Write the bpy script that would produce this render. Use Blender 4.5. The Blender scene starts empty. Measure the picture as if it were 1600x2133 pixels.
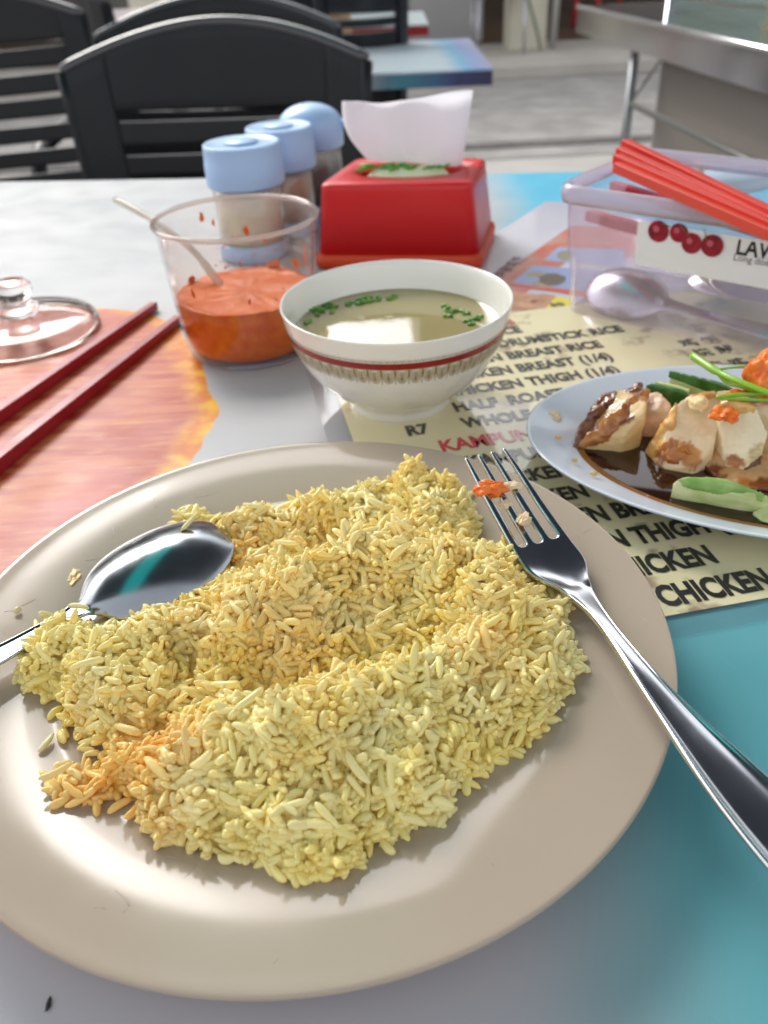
import bpy, bmesh, math, random
import numpy as np
from mathutils import Vector, Matrix, noise
random.seed(7); np.random.seed(7)
SC = bpy.context.scene; COL = SC.collection
R = math.radians

# ------------------------------------------------------------------ camera
PITCH, ROLL, HC, FPX = R(35.0), R(-3.0), 0.217, 1700.0      # table top is z = 0, ground z = -0.75
cr, sr = math.cos(ROLL), math.sin(ROLL)
RT0 = Vector((1, 0, 0)); UP0 = Vector((0, math.sin(PITCH), math.cos(PITCH))); FW = Vector((0, math.cos(PITCH), -math.sin(PITCH)))
RT = cr*RT0 + sr*UP0; UP = -sr*RT0 + cr*UP0
cam = bpy.data.objects.new('camera', bpy.data.cameras.new('camera')); COL.objects.link(cam)
M = Matrix((RT, UP, -FW)).transposed().to_4x4(); M.translation = Vector((0, 0, HC))
cam.matrix_world = M
cd = cam.data; cd.sensor_fit = 'VERTICAL'; cd.sensor_height = 36; cd.lens = FPX/2133*36
cd.clip_start = 0.01; cd.clip_end = 500
cd.dof.use_dof = True; cd.dof.focus_distance = 0.275; cd.dof.aperture_fstop = 12.5; cd.dof.aperture_blades = 0
SC.camera = cam

# ------------------------------------------------------------------ sky, sun, exposure
SUN_EL, SUN_AZ = 40.0, -29.0           # azimuth from +Y, positive to +X
W = bpy.data.worlds.new('World'); SC.world = W; W.use_nodes = True
wn = W.node_tree; wn.nodes.clear()
sky = wn.nodes.new('ShaderNodeTexSky'); sky.sky_type = 'NISHITA'; sky.sun_disc = False
sky.sun_elevation = R(SUN_EL); sky.sun_rotation = R(SUN_AZ); sky.air_density = 1.0; sky.dust_density = 4.0; sky.ozone_density = 1.0
bg = wn.nodes.new('ShaderNodeBackground'); bg.inputs[1].default_value = 0.15
hs = wn.nodes.new('ShaderNodeHueSaturation'); hs.inputs['Saturation'].default_value = 0.15
wo = wn.nodes.new('ShaderNodeOutputWorld')
wn.links.new(sky.outputs[0], hs.inputs['Color']); wn.links.new(hs.outputs[0], bg.inputs[0]); wn.links.new(bg.outputs[0], wo.inputs[0])
sun = bpy.data.objects.new('sun', bpy.data.lights.new('sun', 'SUN')); COL.objects.link(sun)
sun.data.energy = 0.55; sun.data.angle = R(26); sun.data.color = (1, 0.95, 0.87)
sd = Vector((math.sin(R(SUN_AZ))*math.cos(R(SUN_EL)), math.cos(R(SUN_AZ))*math.cos(R(SUN_EL)), math.sin(R(SUN_EL))))
sun.rotation_euler = sd.to_track_quat('Z', 'Y').to_euler()
sun.location = sd*20
SC.view_settings.view_transform = 'Standard'; SC.view_settings.look = 'None'
SC.view_settings.exposure = 1.27; SC.view_settings.gamma = 1
SC.render.engine = 'CYCLES'
SC.cycles.use_denoising = True; SC.cycles.max_bounces = 14; SC.cycles.diffuse_bounces = 8; SC.cycles.transmission_bounces = 12; SC.cycles.transparent_max_bounces = 16
SC.cycles.caustics_reflective = False; SC.cycles.caustics_refractive = True; SC.cycles.sample_clamp_indirect = 6

# ------------------------------------------------------------------ helpers
def pt(px, py, z=0.0):
    """point of the plane at height z seen at a photograph pixel"""
    d = FW + RT*((px-800)/FPX) - UP*((py-1066.5)/FPX)
    return Vector((0, 0, HC)) + d*((z-HC)/d.z)
def vpt(px, py, y):
    d = FW + RT*((px-800)/FPX) - UP*((py-1066.5)/FPX)
    return Vector((0, 0, HC)) + d*(y/d.y)
def tag(o, label=None, cat=None, group=None, kind=None):
    if label: o['label'] = label
    if cat: o['category'] = cat
    if group: o['group'] = group
    if kind: o['kind'] = kind
    return o
def empty(name, loc, label, cat, group=None, rz=0):
    o = bpy.data.objects.new(name, None); COL.objects.link(o); o.location = loc; o.rotation_euler = (0, 0, rz)
    o.empty_display_size = .02
    return tag(o, label, cat, group)
def finish(name, me, m, parent=None, smooth=True, world=True):
    """link a mesh given in world coordinates; a child keeps its world place"""
    if m is not None:
        for k in (m if isinstance(m, (list, tuple)) else [m]): me.materials.append(k)
    if smooth:
        me.polygons.foreach_set('use_smooth', [True]*len(me.polygons))
    me.update()
    o = bpy.data.objects.new(name, me); COL.objects.link(o)
    if parent is not None:
        o.parent = parent
        if world: o.matrix_parent_inverse = mw(parent).inverted()
    return o
def mw(o):
    m = o.matrix_basis.copy()
    while o.parent:
        m = o.parent.matrix_basis @ o.matrix_parent_inverse @ m; o = o.parent
    return m
def pyd(name, v, f, m, parent=None, smooth=True, world=True):
    me = bpy.data.meshes.new(name); me.from_pydata([tuple(p) for p in v], [], f)
    return finish(name, me, m, parent, smooth, world)
def bmo(name, bm, m, parent=None, smooth=True, world=True):
    bmesh.ops.recalc_face_normals(bm, faces=bm.faces)
    me = bpy.data.meshes.new(name); bm.to_mesh(me); bm.free()
    return finish(name, me, m, parent, smooth, world)
def mod(o, kind, **kw):
    x = o.modifiers.new(kind.lower(), kind)
    for k, v in kw.items(): setattr(x, k, v)
    return x
def lathe(name, prof, m, parent=None, c=(0, 0, 0), seg=96, sx=1, sy=1, rz=0, close=False, smooth=True, world=True):
    v = []; f = []; n = len(prof)
    ca, sa = math.cos(rz), math.sin(rz)
    ring = []
    for (r, z) in prof:
        if r < 1e-7:
            ring.append([len(v)]*seg); v.append((c[0], c[1], c[2]+z)); continue
        ids = []
        for k in range(seg):
            a = 2*math.pi*k/seg; x = r*math.cos(a)*sx; y = r*math.sin(a)*sy
            ids.append(len(v)); v.append((c[0]+x*ca-y*sa, c[1]+x*sa+y*ca, c[2]+z))
        ring.append(ids)
    pairs = list(zip(ring[:-1], ring[1:])) + ([(ring[-1], ring[0])] if close else [])
    for A, B in pairs:
        for k in range(seg):
            q = [A[k], A[(k+1) % seg], B[(k+1) % seg], B[k]]
            u = []
            for i in q:
                if i not in u: u.append(i)
            if len(u) > 2: f.append(u)
    bm = bmesh.new()
    bv = [bm.verts.new(p) for p in v]
    for q in f: bm.faces.new([bv[i] for i in q])
    return bmo(name, bm, m, parent, smooth, world)
def add_tube(bm, pts, rad, seg=10, cap=True):
    pts = [Vector(p) for p in pts]; n = len(pts)
    if not hasattr(rad, '__len__'): rad = [rad]*n
    rings = []; prev = None
    for i, p in enumerate(pts):
        t = (pts[min(i+1, n-1)]-pts[max(i-1, 0)]).normalized()
        a = prev if prev is not None else (Vector((0, 0, 1)) if abs(t.z) < .9 else Vector((1, 0, 0)))
        x = (a - t*a.dot(t)).normalized(); y = t.cross(x); prev = x
        rings.append([bm.verts.new(p + (x*math.cos(2*math.pi*k/seg) + y*math.sin(2*math.pi*k/seg))*rad[i]) for k in range(seg)])
    for A, B in zip(rings[:-1], rings[1:]):
        for k in range(seg): bm.faces.new([A[k], A[(k+1) % seg], B[(k+1) % seg], B[k]])
    if cap:
        bm.faces.new(rings[0][::-1]); bm.faces.new(rings[-1])
def tube(name, pts, rad, m, parent=None, seg=10, smooth=True, world=True):
    bm = bmesh.new(); add_tube(bm, pts, rad, seg); return bmo(name, bm, m, parent, smooth, world)
def add_box(bm, c, s, rz=0, bev=0, seg=2, taper=None, mat=None):
    g = bmesh.ops.create_cube(bm, size=1)['verts']
    for v in g:
        k = 1 if v.co.z < 0 or not taper else taper
        v.co = Vector((v.co.x*s[0]*k, v.co.y*s[1]*k, v.co.z*s[2]))
    if bev:
        es = list({e for v in g for e in v.link_edges})
        r = bmesh.ops.bevel(bm, geom=es, offset=bev, segments=seg, affect='EDGES', profile=.5)
        g = list({v for f in r['faces'] for v in f.verts} | {v for v in g if v.is_valid})
    Mx = (Matrix.Translation(c) @ Matrix.Rotation(rz, 4, 'Z')) if mat is None else mat
    for v in g: v.co = Mx @ v.co
def box(name, c, s, m, parent=None, rz=0, bev=0, seg=2, smooth=False, taper=None, world=True, mat=None):
    bm = bmesh.new(); add_box(bm, c, s, rz, bev, seg, taper, mat)
    return bmo(name, bm, m, parent, smooth, world)
def catmull(P, n):
    P = [Vector(p) if not isinstance(p, Vector) else p for p in P]; out = []
    for i in range(len(P)-1):
        a, b, c, d = P[max(i-1, 0)], P[i], P[i+1], P[min(i+2, len(P)-1)]
        for k in range(n):
            t = k/n
            out.append(.5*((2*b)+(c-a)*t+(2*a-5*b+4*c-d)*t*t+(3*b-a-3*c+d)*t**3))
    out.append(P[-1]); return out
def ngon_sheet(name, pts, z, m, parent=None, th=0.0):
    """flat sheet at height z from world xy points"""
    bm = bmesh.new(); vs = [bm.verts.new((p[0], p[1], z)) for p in pts]; f = bm.faces.new(vs)
    if f.normal.z < 0: f.normal_flip()
    if th:
        r = bmesh.ops.extrude_face_region(bm, geom=[f]); 
        for v in r['geom']:
            if isinstance(v, bmesh.types.BMVert): v.co.z -= th
    bmesh.ops.triangulate(bm, faces=[q for q in bm.faces if len(q.verts) > 4])
    return bmo(name, bm, m, parent, False)

# ------------------------------------------------------------------ materials
def mat(name, col=(.5, .5, .5), rough=.5, metal=0, spec=.5, coat=0, coatr=.05, sss=0, sssr=(1, .5, .25), ssss=.003, trans=0, ior=1.45, alpha=1,
        bump=0, bscale=100, bdist=.001, vary=0, vscale=20, vcol=None, stretch=(1, 1, 1), rvary=0, detail=4):
    m = bpy.data.materials.new(name); m.use_nodes = True; nt = m.node_tree; b = nt.nodes['Principled BSDF']
    b.inputs['Base Color'].default_value = (*col, 1); b.inputs['Roughness'].default_value = rough; b.inputs['Metallic'].default_value = metal
    b.inputs['Specular IOR Level'].default_value = spec; b.inputs['Coat Weight'].default_value = coat; b.inputs['Coat Roughness'].default_value = coatr
    b.inputs['Subsurface Weight'].default_value = sss; b.inputs['Subsurface Radius'].default_value = sssr; b.inputs['Subsurface Scale'].default_value = ssss
    b.inputs['Transmission Weight'].default_value = trans; b.inputs['IOR'].default_value = ior; b.inputs['Alpha'].default_value = alpha
    if vary or bump or rvary:
        tc = nt.nodes.new('ShaderNodeTexCoord'); mp = nt.nodes.new('ShaderNodeMapping'); mp.inputs['Scale'].default_value = stretch
        nt.links.new(tc.outputs['Object'], mp.inputs[0])
    if vary or rvary:
        n = nt.nodes.new('ShaderNodeTexNoise'); n.inputs['Scale'].default_value = vscale; n.inputs['Detail'].default_value = detail
        nt.links.new(mp.outputs[0], n.inputs[0])
        rp = nt.nodes.new('ShaderNodeMapRange'); rp.inputs[1].default_value = .35; rp.inputs[2].default_value = .65
        nt.links.new(n.outputs[0], rp.inputs[0])
    if vary:
        mx = nt.nodes.new('ShaderNodeMix'); mx.data_type = 'RGBA'
        c2 = vcol or tuple(c*.6 for c in col)
        mu = nt.nodes.new('ShaderNodeMath'); mu.operation = 'MULTIPLY'; mu.inputs[1].default_value = vary
        nt.links.new(rp.outputs[0], mu.inputs[0]); nt.links.new(mu.outputs[0], mx.inputs[0])
        mx.inputs[6].default_value = (*col, 1); mx.inputs[7].default_value = (*c2, 1)
        nt.links.new(mx.outputs[2], b.inputs['Base Color'])
    if rvary:
        r2 = nt.nodes.new('ShaderNodeMapRange'); r2.inputs[3].default_value = rough; r2.inputs[4].default_value = rough+rvary
        nt.links.new(rp.outputs[0], r2.inputs[0]); nt.links.new(r2.outputs[0], b.inputs['Roughness'])
    if bump:
        n2 = nt.nodes.new('ShaderNodeTexNoise'); n2.inputs['Scale'].default_value = bscale; n2.inputs['Detail'].default_value = 3
        bp = nt.nodes.new('ShaderNodeBump'); bp.inputs['Strength'].default_value = bump; bp.inputs['Distance'].default_value = bdist
        nt.links.new(mp.outputs[0], n2.inputs[0]); nt.links.new(n2.outputs[0], bp.inputs['Height']); nt.links.new(bp.outputs[0], b.inputs['Normal'])
    return m
def clear(name, col=(1, 1, 1), rough=.02, tint=.9, ior=1.45, diffuse=0.0, dcol=(.9, .9, .9)):
    """thin clear plastic or glass wall: light passes, fresnel reflection, a little milkiness"""
    m = bpy.data.materials.new(name); m.use_nodes = True; nt = m.node_tree; nt.nodes.clear(); N = nt.nodes.new; L = nt.links.new
    out = N('ShaderNodeOutputMaterial'); tr = N('ShaderNodeBsdfTransparent'); tr.inputs[0].default_value = tuple(c*tint for c in col)+(1,)
    gl = N('ShaderNodeBsdfGlossy'); gl.inputs['Roughness'].default_value = rough
    lw = N('ShaderNodeLayerWeight'); lw.inputs[0].default_value = .5; pw = N('ShaderNodeMath'); pw.operation = 'POWER'; L(lw.outputs['Facing'], pw.inputs[0]); pw.inputs[1].default_value = 4.0
    fr = N('ShaderNodeMath'); fr.operation = 'MULTIPLY_ADD'; L(pw.outputs[0], fr.inputs[0]); fr.inputs[1].default_value = .7; fr.inputs[2].default_value = .035
    s1 = N('ShaderNodeMixShader'); base = tr
    if diffuse:
        df = N('ShaderNodeBsdfDiffuse'); df.inputs[0].default_value = (*dcol, 1); tl = N('ShaderNodeBsdfTranslucent'); tl.inputs[0].default_value = (*dcol, 1)
        sd_ = N('ShaderNodeMixShader'); sd_.inputs[0].default_value = .5; L(df.outputs[0], sd_.inputs[1]); L(tl.outputs[0], sd_.inputs[2])
        s0 = N('ShaderNodeMixShader'); s0.inputs[0].default_value = diffuse; L(tr.outputs[0], s0.inputs[1]); L(sd_.outputs[0], s0.inputs[2]); base = s0
    L(fr.outputs[0], s1.inputs[0]); L(base.outputs[0], s1.inputs[1]); L(gl.outputs[0], s1.inputs[2]); L(s1.outputs[0], out.inputs[0])
    return m
def attr_mat(name, rough=.4, sss=0, ssss=.002, sssr=(1, .7, .3), bump=0, bscale=400, coat=0):
    m = mat(name, rough=rough, sss=sss, ssss=ssss, sssr=sssr, bump=bump, bscale=bscale, bdist=.0005, coat=coat)
    nt = m.node_tree; a = nt.nodes.new('ShaderNodeAttribute'); a.attribute_name = 'Col'
    nt.links.new(a.outputs[0], nt.nodes['Principled BSDF'].inputs['Base Color'])
    return m

STEEL = mat('polished_steel', (.64, .66, .70), .12, 1, rvary=.03, vscale=60)
M_black = mat('black_print', (.018, .018, .016), .35)
M_blackpl = mat('black_chair_plastic', (.011, .012, .015), .33, spec=.33, bump=.15, bscale=500, bdist=.0006, rvary=.12, vscale=6)
M_red = mat('red_plastic', (.62, .012, .014), .24, vary=.35, vcol=(.5, .015, .018), vscale=9, rvary=.18, bump=.03, bscale=60)
M_white = mat('white_melamine', (.78, .77, .72), .12, coat=.4, rvary=.08, vscale=14)

# ================================================================== GROUND AND STREET
def gquad(name, pts, z, m, label=None):
    o = ngon_sheet(name, pts, z, m); o['kind'] = 'structure'; 
    return o
M_ground = mat('street_concrete', (.42, .40, .37), .85, vary=.6, vcol=(.27, .25, .235), vscale=2.2, bump=.5, bscale=35, bdist=.01)
M_road = mat('worn_asphalt', (.37, .355, .335), .9, vary=.8, vcol=(.24, .23, .215), vscale=5, bump=.8, bscale=60, bdist=.012, detail=8)
M_pave = mat('pale_pavement', (.5, .47, .42), .8, vary=.6, vcol=(.38, .35, .31), vscale=3, bump=.3, bscale=40, bdist=.008)
M_inner = mat('brown_floor', (.16, .10, .065), .45, vary=.6, vcol=(.08, .05, .035), vscale=1.2)
gquad('ground', [(-60, -60), (60, -60), (60, 60), (-60, 60)], -.752, M_ground)
gquad('road', [(-40, 4.9), (40, 4.2), (40, 7.15), (-40, 7.5)], -.747, M_road)
bm = bmesh.new(); add_box(bm, (0, 8.2, -.70), (70, 1.7, .10), R(-.5), .012); o = bmo('pavement', bm, M_pave, None, False); o['kind'] = 'structure'
o = box('gutter', (0, 4.86, -.744), (70, .14, .012), mat('gutter_dark', (.09, .085, .08), .9, vary=.5, vscale=8, vcol=(.2, .19, .18)), rz=R(-.5)); o['kind'] = 'structure'
gquad('shop_floor', [(-20, 9.0), (20, 9.0), (20, 20), (-20, 20)], -.64, M_inner)
# shophouse row across the street: open dark ground floor, storeys above
M_wall = mat('cream_wall', (.55, .51, .42), .8, vary=.4, vcol=(.42, .38, .32), vscale=1.5)
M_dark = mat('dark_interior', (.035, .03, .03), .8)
bld = empty('shophouse', (0, 12, -.64), 'cream shophouse row with a dark open ground floor across the street', 'building')
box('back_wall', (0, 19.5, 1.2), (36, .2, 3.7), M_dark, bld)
box('upper_wall', (0, 10.1, 3.13), (36, 1.2, 1.1), M_wall, bld)
M_tower = mat('painted_render', (.42, .39, .35), .85, vary=.4, vcol=(.34, .32, .30), vscale=.6)  # unseen blocks added to narrow the sky gap mirrored in the soup
tw1 = empty('sky_gap_block', (-9, 20, -.64), 'unseen pale block added behind the shophouses, left of the sky gap', 'building')
box('wall', (-9.2, 20, 4.0), (16, 6, 9.5), M_tower, tw1)
tw2 = empty('sky_gap_block', (12, 20, -.64), 'unseen pale block added behind the shophouses, right of the sky gap', 'building')
box('wall', (10.5, 20, 4.0), (19, 6, 9.3), M_tower, tw2)
M_win = mat('tower_glass', (.05, .06, .08), .1)
for tw_, x0_, n_ in ((tw1, -16.3, 6), (tw2, 2.6, 7)):
    for r_ in range(2):
        for c_ in range(n_):
            if r_ == c_ == 0: wm = box('window', (x0_, 16.98, 4.2), (1.3, .03, 1.3), M_win, tw_); base_ = wm
            else:
                wm = base_.copy(); COL.objects.link(wm); wm.location = (c_*2.5, 0, r_*2.2); wm.parent = tw_
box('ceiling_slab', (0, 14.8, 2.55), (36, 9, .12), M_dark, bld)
for i in range(9):
    w = box('window', (-14+i*3.5, 9.49, 3.2), (1.5, .03, .8), mat('window_glass', (.05, .06, .07), .08), bld) if i == 0 else None
    if i:
        w = w0.copy(); COL.objects.link(w); w.location = (i*3.5, 0, 0)
    else: w0 = w
# concrete pillar, grey wall panel
box('pillar', (1.52, 8.62, .9), (.34, .34, 3.2), mat('pillar_paint', (.68, .64, .52), .6, vary=.5, vcol=(.5, .47, .38), vscale=3), bev=.015)
tag(bpy.data.objects['pillar'], 'cream painted concrete pillar across the street', 'pillar')
for k, X in enumerate((-1.9, 5.2, -5.6)):
    p2 = bpy.data.objects['pillar'].copy(); COL.objects.link(p2); p2.location = (X-1.52, 0.3, 0)
    p2['label'] = ['cream pillar behind the chairs on the left of the street', 'cream pillar behind the steel stall', 'cream pillar farthest to the left'][k]
o = box('wall_panel', (.86, 9.35, -.05), (.72, .12, 1.4), mat('grey_panel', (.40, .39, .39), .6, vary=.3, vscale=2), bev=.01)
tag(o, 'plain grey partition panel left of the cream pillar', 'panel')
o = tube('cable', [vpt(1090, -40, 8.3), vpt(1112, 40, 8.3), vpt(1124, 90, 8.3), vpt(1128, 128, 8.35)], .012, mat('green_cable', (.10, .16, .09), .6)); tag(o, 'green cable hanging in front of the cream pillar', 'cable')
o = tube('steel_post', [(1.73, 8.35, -.65), (1.75, 8.35, .45)], .03, mat('pale_steel', (.55, .55, .55), .35, .6)); tag(o, 'short pale metal post right of the cream pillar', 'post')

# far chairs and stools across the street
M_farmetal = mat('chair_grey_metal', (.5, .5, .55), .35, .7)
M_brownpl = mat('brown_seat', (.2, .09, .06), .6)
fc = empty('metal_chair', (1.24, 8.3, -.65), 'grey metal framed chair with brown seat beside the cream pillar', 'chair')
box('seat', (1.22, 8.3, -.2), (.42, .42, .035), M_farmetal, fc, bev=.01); box('backrest', (1.22, 8.5, .12), (.40, .03, .22), M_brownpl, fc, bev=.01)
for sx in (-1, 1):
    for sy in (-1, 1): tube('leg', [(1.22+sx*.19, 8.3+sy*.19, -.22), (1.22+sx*.21, 8.3+sy*.21, -.65)], .013, M_farmetal, fc, 8)
for i, (x, y, c, lab) in enumerate([(2.45, 10.2, (.5, .02, .05), 'crimson plastic stool in the shade behind the stall'), (2.95, 11.2, (.45, .05, .03), 'dull red plastic stool deeper in the shop'), (2.1, 11.8, (.55, .5, .5), 'pale plastic stool by the dark back of the shop')]):
    t = empty('plastic_stool', (x, y, -.64), lab, 'stool', 'plastic stools in the open shop'); mm = mat('stool_plastic', c, .4)
    lathe('seat', [(0, .46), (.15, .46), (.17, .445), (.17, .42), (.0, .42)], mm, t, (x, y, -.64), 20)
    for a in range(4): 
        a_ = a*math.pi/2+.6; tube('leg', [(x+.13*math.cos(a_), y+.13*math.sin(a_), -.2), (x+.18*math.cos(a_), y+.18*math.sin(a_), -.64)], .02, mm, t, 6)

# ================================================================== CANOPY OVER THE TABLES
M_can = mat('canvas_dark', (.055, .07, .095), .8)
cn = empty('canopy', (0, 0, 1.6), 'dark canvas canopy over the dining tables with a teal strip', 'canopy')
def slab(name, x0, x1, y0, y1, z0, z1, m, parent):
    bm = bmesh.new(); vs = [bm.verts.new(p) for p in ((x0, y0, z0), (x1, y0, z0), (x1, y1, z1), (x0, y1, z1))]; f = bm.faces.new(vs)
    r = bmesh.ops.extrude_face_region(bm, geom=[f]); [setattr(v.co, 'z', v.co.z+.02) for v in r['geom'] if isinstance(v, bmesh.types.BMVert)]
    return bmo(name, bm, m, parent, False)
M_teal = mat('canvas_teal', (.05, .42, .42), .7)
nt = M_teal.node_tree; b = nt.nodes['Principled BSDF']; b.inputs['Base Color'].default_value = (.07, .5, .5, 1)
tl = nt.nodes.new('ShaderNodeBsdfTranslucent'); tl.inputs[0].default_value = (.1, .75, .72, 1); mx = nt.nodes.new('ShaderNodeMixShader'); mx.inputs[0].default_value = .6
nt.links.new(b.outputs[0], mx.inputs[1]); nt.links.new(tl.outputs[0], mx.inputs[2]); nt.links.new(mx.outputs[0], nt.nodes['Material Output'].inputs[0])
slab('canvas', -1.8, -.55, -.2, 1.75, 1.75, 1.6, M_can, cn)
slab('teal_canvas', -.55, -.08, -.2, 1.75, 1.75, 1.6, M_teal, cn)
slab('canvas', -.08, 1.8, -.2, 2.35, 1.75, 1.6, M_can, cn)
for x in (-1.78, 1.78):
    for y in (-.18, 1.73): tube('post', [(x, y, -.75), (x, y, 1.62)], .025, M_farmetal, cn, 10)

# ================================================================== DINING TABLE
def table_material():
    m = mat('printed_table_top', (.6, .6, .62), .32, spec=.22, rvary=.1, vscale=30, bump=.02, bscale=300, bdist=.0003); nt = m.node_tree; N = nt.nodes.new; L = nt.links.new
    b = nt.nodes['Principled BSDF']
    ge = N('ShaderNodeTexCoord'); sp = N('ShaderNodeSeparateXYZ'); L(ge.outputs['Object'], sp.inputs[0])
    def math_(op, a, b_=None, c=None):
        n = N('ShaderNodeMath'); n.operation = op
        for i, x in enumerate((a, b_, c)):
            if x is None: continue
            if isinstance(x, (int, float)): n.inputs[i].default_value = x
            else: L(x, n.inputs[i])
        return n.outputs[0]
    def rng(v, a, b_, c=0, d=1, smooth=True):
        n = N('ShaderNodeMapRange'); n.interpolation_type = 'SMOOTHSTEP' if smooth else 'LINEAR'
        L(v, n.inputs[0]); n.inputs[1].default_value = a; n.inputs[2].default_value = b_; n.inputs[3].default_value = c; n.inputs[4].default_value = d; return n.outputs[0]
    def noise_(scale, detail=3, st=(1, 1, 1), rot=0):
        mp = N('ShaderNodeMapping'); mp.inputs['Scale'].default_value = st; mp.inputs['Rotation'].default_value = (0, 0, rot); L(ge.outputs['Object'], mp.inputs[0])
        n = N('ShaderNodeTexNoise'); n.inputs['Scale'].default_value = scale; n.inputs['Detail'].default_value = detail; L(mp.outputs[0], n.inputs[0]); return n.outputs[0]
    def mix(f, a, c):
        n = N('ShaderNodeMix'); n.data_type = 'RGBA'
        if isinstance(f, float): n.inputs[0].default_value = f
        else: L(f, n.inputs[0])
        for i, x in ((6, a), (7, c)):
            if isinstance(x, tuple): n.inputs[i].default_value = (*x, 1)
            else: L(x, n.inputs[i])
        return n.outputs[2]
    x, y = sp.outputs[0], sp.outputs[1]
    # white and grey print with soft clouds
    base = mix(rng(noise_(7, 3, (1, 2.5, 1), .3), .35, .7), (.46, .465, .47), (.41, .42, .435))
    base = mix(rng(y, .42, .15), base, (.50, .485, .51))  # lavender near end, its colour lightened to make up for dim light
    # teal part: boundary runs away to the right with depth
    nx = math_('MULTIPLY_ADD', noise_(6, 3), .07, x)
    bx = math_('MULTIPLY_ADD', y, .12, .075)
    t = rng(math_('SUBTRACT', nx, bx), -.035, .035)
    teal = mix(rng(noise_(9, 3), .3, .7), (.10, .32, .36), (.15, .40, .44))
    teal = mix(rng(y, .45, .85), teal, (.09, .42, .60))
    base = mix(t, base, teal)
    # orange painted patch with a wavy yellow rim
    wob = noise_(26, 4)
    cu = N('ShaderNodeFloatCurve'); L(rng(y, .30, .62, 0, 1, False), cu.inputs['Value'])
    c0 = cu.mapping.curves[0]
    P = [(.30, -.112), (.345, -.106), (.372, -.0965), (.395, -.0945), (.425, -.0905), (.45, -.102), (.475, -.1095), (.52, -.125), (.57, -.155), (.60, -.215), (.62, -.30)]
    P = [((a-.30)/.32, (b_+.32)/.25) for a, b_ in P]
    c0.points[0].location = P[0]; c0.points[1].location = P[-1]
    for q in P[1:-1]: c0.points.new(*q)
    cu.mapping.update()
    ed = math_('SUBTRACT', math_('MULTIPLY_ADD', cu.outputs[0], .25, -.32), math_('MULTIPLY_ADD', math_('SUBTRACT', wob, .5), .016, x))
    inside = math_('MULTIPLY', rng(ed, -.0006, .0012), rng(math_('MULTIPLY_ADD', wob, .01, y), .620, .617)); deep = rng(ed, .002, .022)
    st1 = noise_(16, 6, (1, 7, 1), .12); st2 = noise_(45, 5, (1, 5, 1), .2)
    org = mix(rng(st1, .36, .64), (.36, .032, .013), (.50, .13, .045))
    org = mix(rng(st2, .5, .75, 0, .35), org, (.70, .42, .20))
    org = mix(rng(y, .42, .60, 0, .55), org, (.60, .17, .10))
    org = mix(rng(noise_(11, 3), .5, .7, 0, .6), org, (.45, .035, .03))
    rim = mix(rng(noise_(60, 3), .35, .6), (.80, .42, .02), (.62, .17, .01))
    org = mix(deep, rim, org)
    base = mix(inside, base, org)
    L(base, b.inputs['Base Color'])
    return m
tb = empty('dining_table', (0, .5, -.75), 'printed dining table under the plate, white with an orange patch and teal side', 'table')
ang = math.atan2(.944-1.041, .22+.438)
ex, ey = Vector((math.cos(ang), math.sin(ang), 0)), Vector((-math.sin(ang), math.cos(ang), 0))
E0 = Vector((0, .9775, 0))
def tp(u, v): q = E0 + ex*u - ey*v; return (q.x, q.y)
ngon_sheet('tabletop', [tp(-.75, 0), tp(.75, 0), tp(.75, 1.05), tp(-.75, 1.05)], 0, table_material(), tb, .024)
mod(bpy.data.objects['tabletop'], 'BEVEL', width=.004, segments=3, limit_method='ANGLE')
M_legm = mat('black_leg_metal', (.02, .02, .022), .4, .3)
for u in (-.45, .45):
    q = tp(u, .5); tube('pedestal', [(q[0], q[1], -.75), (q[0], q[1], -.026)], .035, M_legm, tb, 16)
    box('foot', (q[0], q[1], -.735), (.06, .6, .03), M_legm, tb, ang, .008)

# ================================================================== PLATE
PC = Vector((-.0301, .2147, 0))
M_plate = mat('beige_melamine', (.42, .343, .268), .07, spec=.5, rvary=.05, vscale=26, bump=.02, bscale=90, bdist=.0003)
prof = [(0, .0150), (.05, .0150), (.078, .0151), (.0855, .0153), (.0880, .0157), (.0905, .0164), (.0945, .0173), (.0985, .01805), (.106, .0193), (.114, .0204), (.120, .0212), (.1235, .0218),
        (.1250, .0220), (.1256, .0214), (.1256, .0202), (.1246, .0193), (.1195, .0180), (.110, .0152), (.100, .0140), (.094, .0130), (.088, .0122), (.078, .0118), (.076, .0008), (.073, .0008), (.071, .0118), (0, .0118)]
o = lathe('dinner_plate', prof, M_plate, None, PC, 160); mod(o, 'SUBSURF', levels=1, render_levels=2)
tag(o, 'large round beige melamine plate holding the yellow rice', 'plate')
def plate_z(x, y):
    r = math.hypot(x-PC.x, y-PC.y)
    return float(np.interp(r, [.0855, .0880, .0905, .0945, .0985, .106, .114, .120, .1250], [.0153, .0157, .0164, .0173, .01805, .0193, .0204, .0212, .022]))

bm = bmesh.new(); rq = random.Random(12)
for _ in range(34):
    a_ = rq.uniform(0, 6.28); r_ = rq.uniform(.090, .120); l_ = rq.uniform(.002, .010); d_ = rq.uniform(0, 3.14); x0, y0 = PC.x+r_*math.cos(a_), PC.y+r_*math.sin(a_)
    q_ = []
    for k in range(4):
        X_, Y_ = x0+l_*k/3*math.cos(d_+.1*k), y0+l_*k/3*math.sin(d_+.1*k)
        if math.hypot(X_-PC.x, Y_-PC.y) < .122: q_.append((X_, Y_, plate_z(X_, Y_)+.00004))
    if len(q_) > 1: add_tube(bm, q_, .00008, 4)
o = bmo('scratches', bm, mat('plate_scratch', (.52, .44, .35), .5), bpy.data.objects['dinner_plate']); o['kind'] = 'stuff'
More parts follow.
